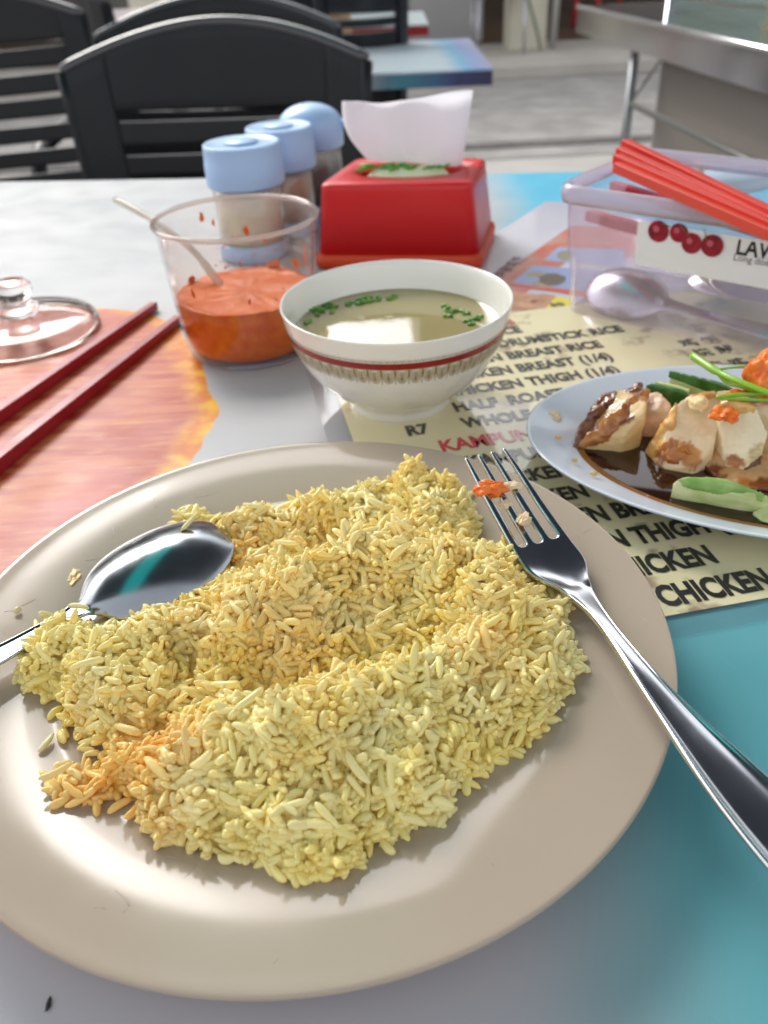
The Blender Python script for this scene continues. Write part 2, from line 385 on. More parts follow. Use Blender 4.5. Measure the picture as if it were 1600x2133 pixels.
# ================================================================== RICE
outline = [(48, 1430), (58, 1362), (100, 1310), (135, 1290), (185, 1285), (230, 1320), (300, 1290), (380, 1262), (445, 1190), (462, 1140), (400, 1100), (360, 1068), (372, 1035), (420, 1045), (470, 1062), (530, 1040),
           (590, 1035), (660, 1018), (700, 1022), (760, 1002), (830, 990), (868, 962), (900, 1000), (960, 1005), (990, 1035), (1000, 1080), (985, 1120), (1040, 1118), (1070, 1120), (1095, 1165), (1125, 1205), (1170, 1245), (1180, 1300),
           (1203, 1365), (1200, 1420), (1165, 1475), (1120, 1530), (1060, 1565), (1010, 1590), (990, 1625), (945, 1640), (930, 1700), (870, 1725), (810, 1745), (760, 1760), (750, 1800), (690, 1825), (600, 1832), (550, 1800), (490, 1775),
           (400, 1785), (320, 1755), (295, 1690), (240, 1665), (150, 1680), (118, 1640), (140, 1605), (235, 1590), (200, 1560), (140, 1520), (130, 1470), (90, 1445)]
poly = []
for (px, py) in outline:
    back = max(0.0, min(1.0, (1330-py)/300))
    q = pt(px, py, .0165 + .008*back); poly.append((q.x, q.y))
poly = np.array(poly)
def inside_d(X, Y):
    """signed distance to the rice outline, positive inside"""
    n = len(poly); ins = np.zeros(X.shape, bool); D = np.full(X.shape, 9.)
    for i in range(n):
        x1, y1 = poly[i]; x2, y2 = poly[(i+1) % n]
        c = ((y1 > Y) != (y2 > Y)) & (X < (x2-x1)*(Y-y1)/(y2-y1+1e-12)+x1); ins ^= c
        dx, dy = x2-x1, y2-y1; t = np.clip(((X-x1)*dx+(Y-y1)*dy)/(dx*dx+dy*dy), 0, 1)
        D = np.minimum(D, np.hypot(X-x1-t*dx, Y-y1-t*dy))
    return np.where(ins, D, -D)
def G(px, py, sx, sy, a, ang=0):
    q = pt(px, py, .025); return (q.x, q.y, sx, sy, a, ang)
lumps = [G(420, 1310, .030, .009, .010, .15), G(640, 1230, .024, .009, .011, .1), G(850, 1180, .022, .010, .010, -.1), G(1060, 1230, .018, .012, .008, -.3),
         G(620, 1140, .020, .011, -.012, .0), G(600, 1410, .028, .007, -.010, .25), G(850, 1320, .022, .007, -.006, .2), G(330, 1480, .010, .008, -.005),
         G(880, 1020, .016, .011, .010), G(560, 1080, .014, .009, .005), G(720, 1060, .016, .009, .006), G(200, 1430, .014, .017, .010), G(120, 1340, .010, .010, .006),
         G(520, 1640, .016, .014, .012), G(620, 1530, .022, .010, .008, .2), G(800, 1470, .024, .012, .007, .2), G(650, 1740, .018, .012, .008), G(1080, 1430, .016, .012, .006),
         G(400, 1700, .012, .010, .004), G(960, 1330, .016, .010, .006), G(340, 1600, .010, .010, -.003), G(740, 1620, .02, .01, .003), G(430, 1230, .012, .008, -.003)]
lumps = [(a, b_, c*.95, d_*1.1, e_*.95, f_) for a, b_, c, d_, e_, f_ in lumps]
def fbm(X, Y, s, seed):
    out = np.empty(X.shape); f = out.ravel(); xs, ys = X.ravel(), Y.ravel()
    for i in range(len(f)): f[i] = noise.noise((xs[i]*s, ys[i]*s, seed))
    return f.reshape(X.shape)
rb0 = random.Random(21)
blobs = [(rb0.uniform(-.155, .06), rb0.uniform(.12, .31), rb0.uniform(.0024, .0055), rb0.choice((1, 1, -1))*rb0.uniform(.0016, .0042)) for _ in range(520)]
blobs += [(rb0.uniform(-.155, .06), rb0.uniform(.12, .31), rb0.uniform(.005, .010), rb0.choice((1, -1))*rb0.uniform(.0025, .0055)) for _ in range(75)]
def height(X, Y):
    d = inside_d(X, Y); d = d + .0040*fbm(X, Y, 95, 31.)+.0012*fbm(X, Y, 330, 8.); h = .0085*(1-np.exp(-np.clip(d, 0, 1)/.009))
    e = 1-np.exp(-np.clip(d, 0, 1)/.012)
    for (cx, cy, sx, sy, a, an) in lumps:
        u = (X-cx)*math.cos(an)+(Y-cy)*math.sin(an); v = -(X-cx)*math.sin(an)+(Y-cy)*math.cos(an)
        h = h + a*e*np.exp(-.5*((u/sx)**2+(v/sy)**2))
    h = h + e*(.0050*fbm(X, Y, 70, 3.)+.0036*fbm(X, Y, 150, 9.)+.0012*fbm(X, Y, 330, 4.))
    for (cx, cy, s_, a) in blobs:
        h = h + a*e*np.exp(-.5*((X-cx)**2+(Y-cy)**2)/(s_*s_))
    return np.where(d > 0, np.maximum(h, .0012), 0), d
gx = np.arange(poly[:, 0].min()-.002, poly[:, 0].max()+.002, .0015); gy = np.arange(poly[:, 1].min()-.002, poly[:, 1].max()+.002, .0015)
GX, GY = np.meshgrid(gx, gy); HH, DD = height(GX, GY)
PZ = np.array([[plate_z(a, b) for a in gx] for b in gy])
def samp(A, x, y):
    u = np.clip((x-gx[0])/.0015, 0, len(gx)-1.001); v = np.clip((y-gy[0])/.0015, 0, len(gy)-1.001)
    i, j = u.astype(int), v.astype(int); fu, fv = u-i, v-j
    return A[j, i]*(1-fu)*(1-fv)+A[j, i+1]*fu*(1-fv)+A[j+1, i]*(1-fu)*fv+A[j+1, i+1]*fu*fv
stains = [(300, 1560, .011, 1.), (190, 1640, .012, 1.1), (360, 1570, .008, .9), (600, 1330, .014, .75), (470, 1300, .016, .5), (480, 1130, .009, .9), (620, 1120, .018, .55), (760, 1230, .015, .45), (500, 1230, .013, .4), (880, 985, .012, .8),
          (1020, 1370, .010, .7), (930, 1190, .006, .6), (1050, 1250, .014, .5), (690, 1440, .012, .45), (250, 1490, .010, .35), (310, 1690, .009, .8), (850, 1130, .014, .35), (150, 1475, .006, .6), (650, 1560, .012, .2), (420, 1420, .013, .35), (740, 1150, .02, .25)]
stains = [(*pt(a, b, .025).xy, s, w*.85) for a, b, s, w in stains]
def stain(x, y):
    t = np.zeros(x.shape)
    for cx, cy, s, w in stains:
        w = w if w > .75 else w*.6
        t = np.maximum(t, w*np.exp(-((x-cx)**2+(y-cy)**2)/(2*s*s)))
    return t
def grain_template(seg=8, rings=7):
    v = []; 
    for i in range(rings):
        t = i/(rings-1); a = -math.cos(math.pi*t)*.97 if 0 < i < rings-1 else (-1 if i == 0 else 1)
        r = max(0.0, (1-abs(a)**3.6))**.5
        for k in range(seg):
            an = 2*math.pi*k/seg; v.append((a*.5, r*.5*math.cos(an), r*.42*math.sin(an)))
    v = np.array(v)
    v[:seg] = v[:seg].mean(0); v[-seg:] = v[-seg:].mean(0)
    v[:seg, 1:] += np.array([[.10*math.cos(2*math.pi*k/seg), .10*math.sin(2*math.pi*k/seg)] for k in range(seg)])
    v[-seg:, 1:] += np.array([[.12*math.cos(2*math.pi*k/seg), .12*math.sin(2*math.pi*k/seg)] for k in range(seg)])
    f = [[i*seg+k, i*seg+(k+1) % seg, (i+1)*seg+(k+1) % seg, (i+1)*seg+k] for i in range(rings-1) for k in range(seg)]
    return v, np.array(f), seg, rings
TV, TF, TS, TR = grain_template()
CAPS = [list(range(TS))[::-1], list(range((TR-1)*TS, TR*TS))]
def grains_mesh(P, D, L, Wd, C, bend):
    """P centres, D axis directions, L lengths, Wd widths, C colours"""
    n = len(P); rng_ = np.random.default_rng(5)
    D = D/np.linalg.norm(D, axis=1, keepdims=True)
    A = rng_.normal(size=(n, 3)); A -= (A*D).sum(1, keepdims=True)*D; A /= np.linalg.norm(A, axis=1, keepdims=True); B = np.cross(D, A)
    tv = TV[None]*np.stack([L, Wd, Wd], 1)[:, None, :]
    a = TV[None, :, 0]*2
    tv[..., 1] += bend[:, None]*(a**2)*Wd[:, None]
    taper = 1 + rng_.uniform(-.22, .22, n)[:, None]*a; tv[..., 1] *= taper; tv[..., 2] *= taper
    # broken and lumpy grains
    nz = rng_.normal(0, .03, tv.shape[:2]); tv[..., 1] *= 1+nz; tv[..., 2] *= 1+nz
    V = P[:, None]+tv[..., :1]*D[:, None]+tv[..., 1:2]*A[:, None]+tv[..., 2:]*B[:, None]
    nv = len(TV); V = V.reshape(-1, 3)
    F = (TF[None]+(np.arange(n)*nv)[:, None, None]).reshape(-1)
    capf = (np.array(CAPS)[None]+(np.arange(n)*nv)[:, None, None]).reshape(-1)
    me = bpy.data.meshes.new('grains'); me.vertices.add(len(V)); me.vertices.foreach_set('co', V.astype(np.float32).ravel())
    loops = np.concatenate([F, capf]); nq = n*len(TF); nc = n*2
    me.loops.add(len(loops)); me.loops.foreach_set('vertex_index', loops.astype(np.int32))
    me.polygons.add(nq+nc); st = np.concatenate([np.arange(nq)*4, nq*4+np.arange(nc)*TS]); me.polygons.foreach_set('loop_start', st.astype(np.int32))
    me.update(calc_edges=True); me.validate()
    at = me.color_attributes.new('Col', 'FLOAT_COLOR', 'POINT')
    at.data.foreach_set('color', np.repeat(np.concatenate([C, np.ones((n, 1))], 1), nv, 0).astype(np.float32).ravel())
    return me
def rice_colour(x, y, n, rng_):
    t = np.clip(stain(x, y)*rng_.uniform(.6, 1.3, n), 0, 1)[:, None]
    a = np.array([.98, .83, .27]); b = np.array([.98, .90, .47]); c = np.array([.98, .58, .13])
    u = rng_.uniform(0, 1, n)[:, None]; yl = np.clip(.5+1.2*np.array([noise.noise((x[i]*60, y[i]*60, 20.)) for i in range(n)]), 0, 1)[:, None]
    base = a*(yl*.75+u*.25)+b*(1-yl*.75-u*.25)
    return (base*(1-t)+c*t)*rng_.uniform(.92, 1.04, n)[:, None]
M_rice = attr_mat('cooked_rice', .19, sss=.5, ssss=.0016, sssr=(1, .95, .65), bump=.12, bscale=900)
def wet(m, f):
    nt = m.node_tree; b = nt.nodes['Principled BSDF']; b.inputs['Subsurface Weight'].default_value = 0; b.inputs['Specular IOR Level'].default_value = .45
    g = nt.nodes.new('ShaderNodeBsdfTranslucent'); nt.links.new(b.inputs['Base Color'].links[0].from_socket, g.inputs[0])
    mx = nt.nodes.new('ShaderNodeMixShader'); mx.inputs[0].default_value = f; nt.links.new(b.outputs[0], mx.inputs[1]); nt.links.new(g.outputs[0], mx.inputs[2]); nt.links.new(mx.outputs[0], nt.nodes['Material Output'].inputs[0])
wet(M_rice, .17)
rng = np.random.default_rng(11)
NG = 14500
X = rng.uniform(gx[0], gx[-1], NG*3); Y = rng.uniform(gy[0], gy[-1], NG*3); d = samp(DD, X, Y); k = d > .0006
X, Y, d = X[k][:NG], Y[k][:NG], d[k][:NG]; n = len(X)
h = samp(HH, X, Y); pz = samp(PZ, X, Y)
hx = (samp(HH, X+.001, Y)-samp(HH, X-.001, Y))/.002; hy = (samp(HH, X, Y+.001)-samp(HH, X, Y-.001))/.002
Nn = np.stack([-hx, -hy, np.ones(n)], 1); Nn /= np.linalg.norm(Nn, axis=1, keepdims=True)
dep = np.abs(rng.normal(0, .0018, n))
up = rng.uniform(0, 1, n) < .19; dep[up] = -rng.uniform(.0004, .0034, up.sum())
Z = np.maximum(pz+.0011, pz+h-dep)
T = rng.normal(size=(n, 3)); T -= (T*Nn).sum(1, keepdims=True)*Nn*rng.uniform(.3, 1.0, n)[:, None]
# neighbours share a direction now and then, as clumps do
fa = np.array([noise.noise((X[i]*110, Y[i]*110, 1.5))*6 for i in range(n)]); sh = (rng.uniform(0, 1, n) < .45)[:, None]
T = np.where(sh, np.stack([np.cos(fa), np.sin(fa), -hx*np.cos(fa)-hy*np.sin(fa)], 1)+rng.normal(0, .25, (n, 3)), T)
L_ = np.clip(rng.normal(.0080, .0016, n), .0036, .0108); L_[rng.uniform(0, 1, n) < .25] *= .62; W_ = np.clip(rng.normal(.00255, .00036, n), .0018, .0034)
me = grains_mesh(np.stack([X, Y, Z], 1), T, L_, W_, rice_colour(X, Y, n, rng), rng.uniform(-.25, .35, n))
rice = finish('cooked_rice', me, M_rice)
tag(rice, 'heap of yellow chicken rice spread over the beige plate', 'rice', kind='stuff')
nl = 150; sel = []
while len(sel) < nl:
    x_, y_ = rng.uniform(gx[0]-.004, gx[-1]+.004), rng.uniform(gy[0]-.004, gy[-1]+.004); dd_ = float(inside_d(np.array([[x_]]), np.array([[y_]]))[0, 0])
    if -.0038*rng.uniform(0, 1)**1.5 < dd_ < .0015: sel.append((x_, y_))
sel = np.array(sel); SX_, SY_ = sel[:, 0], sel[:, 1]; SZ_ = np.array([plate_z(a_, b_) for a_, b_ in sel])+.0013
me = grains_mesh(np.stack([SX_, SY_, SZ_], 1), np.stack([rng.normal(size=nl), rng.normal(size=nl), rng.normal(0, .12, nl)], 1), rng.uniform(.004, .0085, nl), rng.uniform(.0023, .003, nl), rice_colour(SX_, SY_, nl, rng), rng.uniform(-.2, .3, nl))
o = finish('loose_edge_rice', me, M_rice, rice); o['kind'] = 'stuff'
# body of the heap under the loose grains
keep = DD > .001; idx = -np.ones(GX.shape, int); idx[keep] = np.arange(keep.sum())
vv = np.stack([GX[keep], GY[keep], np.maximum(PZ[keep]+.0004, PZ[keep]+HH[keep]-.0018)], 1)
ff = [(idx[j, i], idx[j, i+1], idx[j+1, i+1], idx[j+1, i]) for j in range(len(gy)-1) for i in range(len(gx)-1) if keep[j, i] and keep[j, i+1] and keep[j+1, i+1] and keep[j+1, i]]
o = pyd('rice_bed', vv, ff, mat('rice_bed', (.95, .76, .24), .4), rice)
o['kind'] = 'stuff'
def loose_grain(px, py, z, ang, label, col=(.80, .74, .42), L=.0075, tilt=0.0, on_plate=True):
    q = pt(px, py, z)
    me = grains_mesh(np.array([[q.x, q.y, q.z]]), np.array([[math.cos(ang), math.sin(ang), tilt]]), np.array([L]), np.array([.0026]), np.array([col]), np.array([.2]))
    o = finish('rice_grain', me, M_rice); mod(o, 'SUBSURF', levels=1, render_levels=1)
    return tag(o, label, 'rice grain', 'loose rice grains')
loose_grain(98, 1546, .0182, 1.25, 'single plump rice grain alone at the left foot of the heap')
loose_grain(36, 1270, .0212, 1.0, 'tiny broken rice crumb left of the spoon on the bare plate', L=.003)
loose_grain(392, 1090, .0325, .9, 'rice grain stuck across the tip of the spoon', L=.0085, tilt=.3)
loose_grain(165, 1262, .0268, -.25, 'rice grain lying over the neck of the spoon', L=.0085)
loose_grain(335, 1262, .0275, .05, 'rice grain on the near edge of the spoon bowl', L=.0065)
def paste(name, px, py, z, r, label, cat, seed=0, sx=1, sy=1, sz=.7, m=None, lumpy=.5, parent=None):
    q = pt(px, py, z); bm = bmesh.new(); bmesh.ops.create_icosphere(bm, subdivisions=5, radius=1)
    for v in bm.verts:
        c = v.co.copy(); f = 1+lumpy*noise.noise(c*1.7+Vector((seed, 0, 0)))+lumpy*.35*noise.noise(c*5+Vector((seed, 3, 0)))+lumpy*.15*noise.noise(c*13)
        v.co = Vector((q.x+c.x*r*sx*f, q.y+c.y*r*sy*f, q.z+c.z*r*sz*f))
    o = bmo(name, bm, m or M_chilli, parent)
    if label: tag(o, label, cat)
    return o
M_chilli = mat('chilli_paste', (.78, .13, .012), .22, sss=.4, ssss=.002, vary=.7, vcol=(.85, .30, .04), vscale=300, bump=.5, bscale=900, bdist=.0006)
for i, (px, py, z, r, lab) in enumerate([(395, 1568, .0195, .0022, 'orange chilli fleck beside the big lump of rice'), (283, 1562, .017, .0016, 'dark orange chilli fleck at the left lower rice'), (362, 1405, .023, .0011, 'small red chilli fleck on the left ridge of rice'),
        (696, 1243, .029, .0009, 'thin red chilli flake on the middle ridge of rice'), (963, 1203, .025, .0009, 'thin red chilli flake near the fork on the rice'), (1053, 1325, .021, .0007, 'tiny red chilli speck at the right side of the rice')]):
    paste('chilli_fleck', px, py, z, r, lab, 'chilli fleck', seed=i*3, sx=1.3, sz=.5)['group'] = 'chilli flecks on the rice'
paste('chilli_rice_clump', 155, 1205, .017, .0034, 'orange chilli stained rice crumb at the left tip of the spoon', 'rice crumb', 4, .8, 1.6, .5, mat('stained_rice', (.85, .45, .12), .3, sss=.4, ssss=.002, vary=.8, vcol=(.8, .7, .4), vscale=250))

# ================================================================== CUTLERY
def strip_mesh(name, st, ncol, m, parent=None, thick=.0016, skip=None, sub=2, vpos=None):
    """st: stations (centre, lateral unit vector, half width, cross-section function(v)->height along normal)"""
    bm = bmesh.new(); rows = []
    for i, (c, lat, hw, fn) in enumerate(st):
        a = st[max(i-1, 0)][0]; b_ = st[min(i+1, len(st)-1)][0]; t = (b_-a).normalized(); nrm = lat.cross(t).normalized()
        if nrm.z < 0: nrm = -nrm
        row = []
        for j in range(ncol+1):
            v = vpos(i)[j] if vpos else -1+2*j/ncol
            row.append(bm.verts.new(c + lat*(v*hw) + nrm*fn(v)))
        rows.append(row)
    for i in range(len(rows)-1):
        for j in range(ncol):
            if skip and skip(i, j): continue
            bm.faces.new([rows[i][j], rows[i][j+1], rows[i+1][j+1], rows[i+1][j]])
    for v in [v for v in bm.verts if not v.link_faces]: bm.verts.remove(v)
    o = bmo(name, bm, m, parent)
    mod(o, 'SOLIDIFY', thickness=thick, offset=-1)
    mod(o, 'SUBSURF', levels=1, render_levels=sub)
    return o
def interp_path(keys, n, tail=None):
    """keys: (px,py,z,halfwidth) -> smooth stations"""
    P = [pt(a, b, c) for a, b, c, _ in keys]; Wk = [Vector((k[3], 0, 0)) for k in keys]
    return catmull(P, n), [w.x for w in catmull(Wk, n)]
# fork
P, Wd = interp_path([(1008, 948, .0450, .0105), (1040, 1000, .0395, .0112), (1085, 1075, .0318, .0118), (1128, 1143, .0262, .0124), (1162, 1190, .0240, .0121), (1203, 1236, .0240, .0058), (1255, 1298, .0260, .0033), (1330, 1398, .0283, .0044),
                     (1410, 1500, .0298, .0062), (1500, 1605, .0315, .0086), (1590, 1705, .0330, .0102), (1690, 1812, .0345, .0108), (1760, 1890, .0352, .0085), (1775, 1906, .0353, .004)], 6)
st = []
for i, (c, w) in enumerate(zip(P, Wd)):
    t = (P[min(i+1, len(P)-1)]-P[max(i-1, 0)]).normalized(); lat = Vector((0, 0, 1)).cross(t).normalized(); lat = -lat if lat.x < 0 else lat
    lat = (lat + Vector((0, 0, -.06))).normalized()
    k = i/6
    if k < 5: fn = (lambda v, a=min(1, k/3)*.0010: a*(v*v-.3))
    else:
        g = min(1, (k-5)/2); fn = (lambda v, g=g, w=w: g*(.0012*max(0, (abs(v)-.72)/.28)**1.0 - .0002) + g*.0006*(1-v*v))
    st.append((c, lat, w, fn))
# tine columns: 4 tines of 2 columns, 3 gaps of 1 column (11 columns; handle shares them)
gaps = (2, 5, 8)
def tine_v(i):
    tw = .145*(.45+.55*min(1, i/10)); out = []
    if i >= 17: tw = .145
    for c in (-.86, -.287, .287, .86): out += [c-tw, c, c+tw]
    out[0] = max(-1, out[0]); return out
fork_ = strip_mesh('fork', st, 11, STEEL, None, .0019, skip=lambda i, j: (i < 17 and j in gaps), sub=2, vpos=lambda i: [x/1.005 for x in tine_v(i)])
# narrow the tines: gaps a little narrower than tines, pointed tips
me = fork_.data; 
tag(fork_, 'stainless steel fork leaning over the right rim of the rice plate', 'fork')
for (px, py, z, r, lab, s) in [(1022, 1018, .0400, .0042, 'orange chilli paste dab caught between the tines of the fork', 2), ]:
    o = paste('chilli_dab', px, py, z, r, lab, 'chilli paste', s, 1.35, .8, .75)
M_crumb = mat('pale_rice_crumb', (.78, .66, .45), .3, sss=.5, ssss=.002, vary=.5, vcol=(.8, .5, .3), vscale=220)
paste('rice_crumb', 1062, 1012, .0395, .0024, 'pale grain lying across the fork tines beside the chilli', 'rice crumb', 6, 2.0, .8, .6, M_crumb)
paste('rice_crumb', 1052, 1050, .0355, .0022, 'pinkish rice bit between the two middle fork tines', 'rice crumb', 8, 1, 1.2, .7, M_crumb)
paste('rice_crumb', 1092, 1082, .0345, .0024, 'small knobbly rice bit stuck on a fork tine nearer the handle', 'rice crumb', 12, 1, 1, .8, M_crumb, .8)
# spoon
keys = [(-260, 1500, .030, .009), (-120, 1425, .0285, .0065), (0, 1363, .0265, .0045), (90, 1312, .0250, .0034), (140, 1284, .0240, .0032), (168, 1268, .0235, .0050)]
P, Wd = interp_path(keys, 5)
st = []
for i, (c, w) in enumerate(zip(P, Wd)):
    t = (P[min(i+1, len(P)-1)]-P[max(i-1, 0)]).normalized(); lat = Vector((0, 0, 1)).cross(t).normalized(); lat = -lat if lat.y < 0 else lat
    st.append((c, lat, w, lambda v, w=w: .05*w*(1-v*v)+.0009*max(0, abs(v)-.7)/.3))
A, Bp = pt(168, 1268, .0235), pt(466, 1108, .0255)
ax = (Bp-A); Lb = ax.length; t = ax.normalized(); lat0 = Vector((0, 0, 1)).cross(t).normalized(); lat0 = -lat0 if lat0.y < 0 else lat0
lat0 = (lat0 + Vector((0, 0, .16))).normalized()
NB = 22
for i in range(1, NB+1):
    s = (1-math.cos(math.pi*(.12+.88*i/NB)))/2; s0 = (1-math.cos(math.pi*.12))/2; s = (s-s0)/(1-s0)
    w = .0208*(max(0, 1-abs(2*s-1.06)**2.3))**.5 if s < 1 else .0004
    w = max(w, .0050 if s < .1 else .0004)
    if s < .06: w = .0050+(w-.0050)*s/.06
    dpt = .0085*(1-(2*s-1)**2)**.8 if s < 1 else 0
    lt = (st[-1][1].lerp(lat0, min(1, i/4))).normalized() if i < 5 else lat0
    st.append((A+ax*s+Vector((0, 0, .0008*s)), lt, w, lambda v, d=dpt: d*(1-v*v)-.0012))
M_spoon = mat('spoon_steel', (.40, .43, .46), .15, 1, rvary=.07, vscale=90)
sp = strip_mesh('spoon', st, 12, M_spoon, None, .0012, sub=2)
tag(sp, 'steel tablespoon lying on the left of the rice', 'spoon')

# ================================================================== SOUP BOWL
BC = Vector((.0123, .4215, 0)); rb = .0622; hb = .0610
bo = empty('soup_bowl', BC, 'white bowl of clear soup with a red and gold band', 'bowl')
outer = [(.0, .0035), (.024, .0035), (.0255, .0), (.0285, .0), (.0290, .0020), (.0282, .0062), (.0310, .0082), (.0405, .0145), (.0490, .0240), (.0544, .0335), (.0583, .0435), (.0605, .0525), (.0617, .0595), (.0622, .0608), (.0616, .0614), (.0604, .0608),
         (.0592, .0560), (.0570, .0450), (.0525, .0340), (.0465, .0245), (.037, .0155), (.022, .0095), (0, .0085)]
o = lathe('bowl_body', outer, M_white, bo, BC, 128); mod(o, 'SUBSURF', levels=1, render_levels=1)
def bowl_r(z): return float(np.interp(z, [.0080, .0150, .0245, .0335, .0435, .0525, .0595], [.0311, .0410, .0490, .0544, .0583, .0605, .0617]))
def band(bm, z0, z1, off=.00018, seg=128):
    ra = []
    for z in np.linspace(z0, z1, 5):
        ra.append([bm.verts.new((BC.x+(bowl_r(z)+off)*math.cos(2*math.pi*k/seg), BC.y+(bowl_r(z)+off)*math.sin(2*math.pi*k/seg), z)) for k in range(seg)])
    for A_, B_ in zip(ra[:-1], ra[1:]):
        for k in range(seg): bm.faces.new([A_[k], A_[(k+1) % seg], B_[(k+1) % seg], B_[k]])
bm = bmesh.new(); band(bm, .0464, .0500); bmo('red_band', bm, mat('red_glaze', (.27, .018, .016), .2), bo)
def strokes(name, lines, wd, m, parent, off=.00022):
    """print lines on the bowl: each line a list of (arc length in m, height)"""
    bm = bmesh.new()
    for ln in lines:
        pv = None
        for i, (s, z) in enumerate(ln):
            a = ln[max(0, i-1)]; b_ = ln[min(len(ln)-1, i+1)]; dx, dz = b_[0]-a[0], b_[1]-a[1]; l = math.hypot(dx, dz) or 1; nx_, nz_ = -dz/l*wd/2, dx/l*wd/2
            pr = []
            for sg in (-1, 1):
                S, Z_ = s+sg*nx_, z+sg*nz_; th = S/.0585; r = bowl_r(Z_)+off
                pr.append(bm.verts.new((BC.x+r*math.cos(th), BC.y+r*math.sin(th), Z_)))
            if pv: bm.faces.new([pv[0], pv[1], pr[1], pr[0]])
            pv = pr
    return bmo(name, bm, m, parent, False)
lines = []; NM = 54; per = 2*math.pi*.0585/NM
for i in range(NM):
    s0 = i*per; zt, zb = .0460, .0378
    U = lambda w, a, b_, n=9: [(s0+per/2+w*per*math.cos(math.pi*(1+q/(n-1))), a+(b_-a)*abs(math.sin(math.pi*(q/(n-1))))**.7) for q in range(n)]
    lines += [U(.44, zt, zb), U(.28, zt-.0002, zb+.0012), U(.12, zt-.0008, zb+.0026)]
    lines += [[(s0, zt), (s0, zb-.0006)], [(s0-per*.10, zt-.0016), (s0, zt-.0034), (s0+per*.10, zt-.0016)], [(s0+per/2, zt-.001), (s0+per/2, zb+.0008)], [(s0+per*.38, zb+.0022), (s0+per*.5, zb+.0034), (s0+per*.62, zb+.0022)]]
    for q in range(2): lines.append([(s0+per*(.5*q), .0505), (s0+per*(.5*q+.12), .0519), (s0+per*(.5*q+.25), .0506), (s0+per*(.5*q+.38), .0519), (s0+per*(.5*q+.5), .0505)])
lines += [[(2*math.pi*.0585*k/160, .0464) for k in range(161)]]
strokes('gold_pattern', lines, .00040, mat('gold_print', (.30, .21, .06), .35), bo)
M_soup = mat('clear_broth', (.31, .25, .085), .02, spec=.6, coat=1, coatr=.01, vary=.4, vcol=(.25, .21, .08), vscale=22, bump=.07, bscale=130, bdist=.0005)
zs = .0445; rs = float(np.interp(zs, [.0340, .0450, .0560], [.0525, .0570, .0592]))
o = lathe('soup', [(0, zs), (rs*.6, zs), (rs*.93, zs), (rs-.0009, zs+.0002), (rs-.0002, zs+.0007), (rs-.0008, zs-.004), (rs*.8, zs-.012), (0, zs-.020)], M_soup, None, BC, 96)
tag(o, 'pale yellow broth filling the white bowl', 'soup')
M_scal = mat('spring_onion', (.045, .17, .025), .25, vary=.8, vcol=(.20, .42, .06), vscale=200)
rng2 = random.Random(4)
spots = [(655, 645, 0), (672, 640, 0), (690, 636, 0), (668, 652, 0), (632, 668, 1), (700, 650, 1), (735, 632, 0), (750, 628, 0), (765, 624, 0), (780, 622, 0), (800, 620, 1), (815, 618, 0), (925, 640, 0), (940, 645, 0), (952, 650, 0), (972, 650, 1), (975, 672, 0), (990, 668, 0), (935, 655, 1), (1003, 662, 1)]
for i, (px, py, kd) in enumerate(spots):
    q = pt(px, py, zs+.0005); rr = rng2.uniform(.0026, .0044); a0 = rng2.uniform(0, 6); ext = rng2.uniform(3.4, 6.0) if kd == 0 else 1.6; sq = rng2.uniform(.55, 1)
    pts_ = [(q.x+rr*math.cos(a0+ext*k/10), q.y+rr*sq*math.sin(a0+ext*k/10), q.z+.0004*math.sin(k)) for k in range(11)]
    o = tube('spring_onion', pts_, [.0005]+[.0009]*9+[.0005], M_scal, None, 6)
    side = 'near the left wall' if px < 715 else ('along the back wall' if px < 850 else 'near the right wall')
    tag(o, 'curl of green spring onion floating %s of the soup bowl' % side, 'spring onion', 'spring onion floating %s of the soup bowl' % side)

# ================================================================== CHILLI GLASS
GC = Vector((-.0808, .5105, 0)); 
M_glass = clear('clear_glass', (1, .985, .975), .015, .985, 1.5, .008, (.95, .88, .82))
gj = empty('sauce_glass', GC, 'clear plastic tumbler half filled with orange chilli sauce', 'glass')
HG = .0840; r0, r1 = .0415, .0490
def grad_r(z): return r0+(r1-r0)*(z/HG)**.8
gp = [(0, .0005), (r0-.004, .0005), (r0-.001, .0018), (r0+.0004, .0045)]+[(grad_r(z), z) for z in np.linspace(.008, HG-.003, 8)]+[(r1+.0008, HG-.0018), (r1+.0009, HG-.0004), (r1-.0001, HG), (r1-.0012, HG-.0012)]+[(grad_r(z)-.0016, z) for z in np.linspace(HG-.004, .008, 8)]+[(r0-.003, .005), (0, .0045)]
lathe('tumbler', gp, M_glass, gj, GC, 96)
tori = [(r1+.0004+.0015*math.cos(2*math.pi*k/10), HG-.0006+.0015*math.sin(2*math.pi*k/10)) for k in range(10)]
lathe('rim', tori, clear('rim_glass', (1, .93, .9), .05, .8, 1.6, .25, (.98, .9, .86)), gj, GC, 96, close=True)
M_sauce = mat('chilli_sauce', (.60, .088, .0005), .36, spec=.2, sss=.05, ssss=.003, sssr=(1, .3, .05), vary=.6, vcol=(.74, .19, .01), vscale=160, bump=.3, bscale=220, bdist=.001)
zf = .038
bm = bmesh.new(); seg = 72; rings = []
levels = [(0.0, .0048, 0), (r0-.0045, .0048, 0), (r0-.0028, .0060, 0)]+[(grad_r(z)-.0018, z, 0) for z in (.012, .020, .028)]+[(grad_r(zf)-.0018, zf, 1)]+[(grad_r(zf)*q, zf-.0006, 1) for q in (.9, .78, .64, .5, .36, .22, .1)]+[(0.0, zf-.0006, 1)]
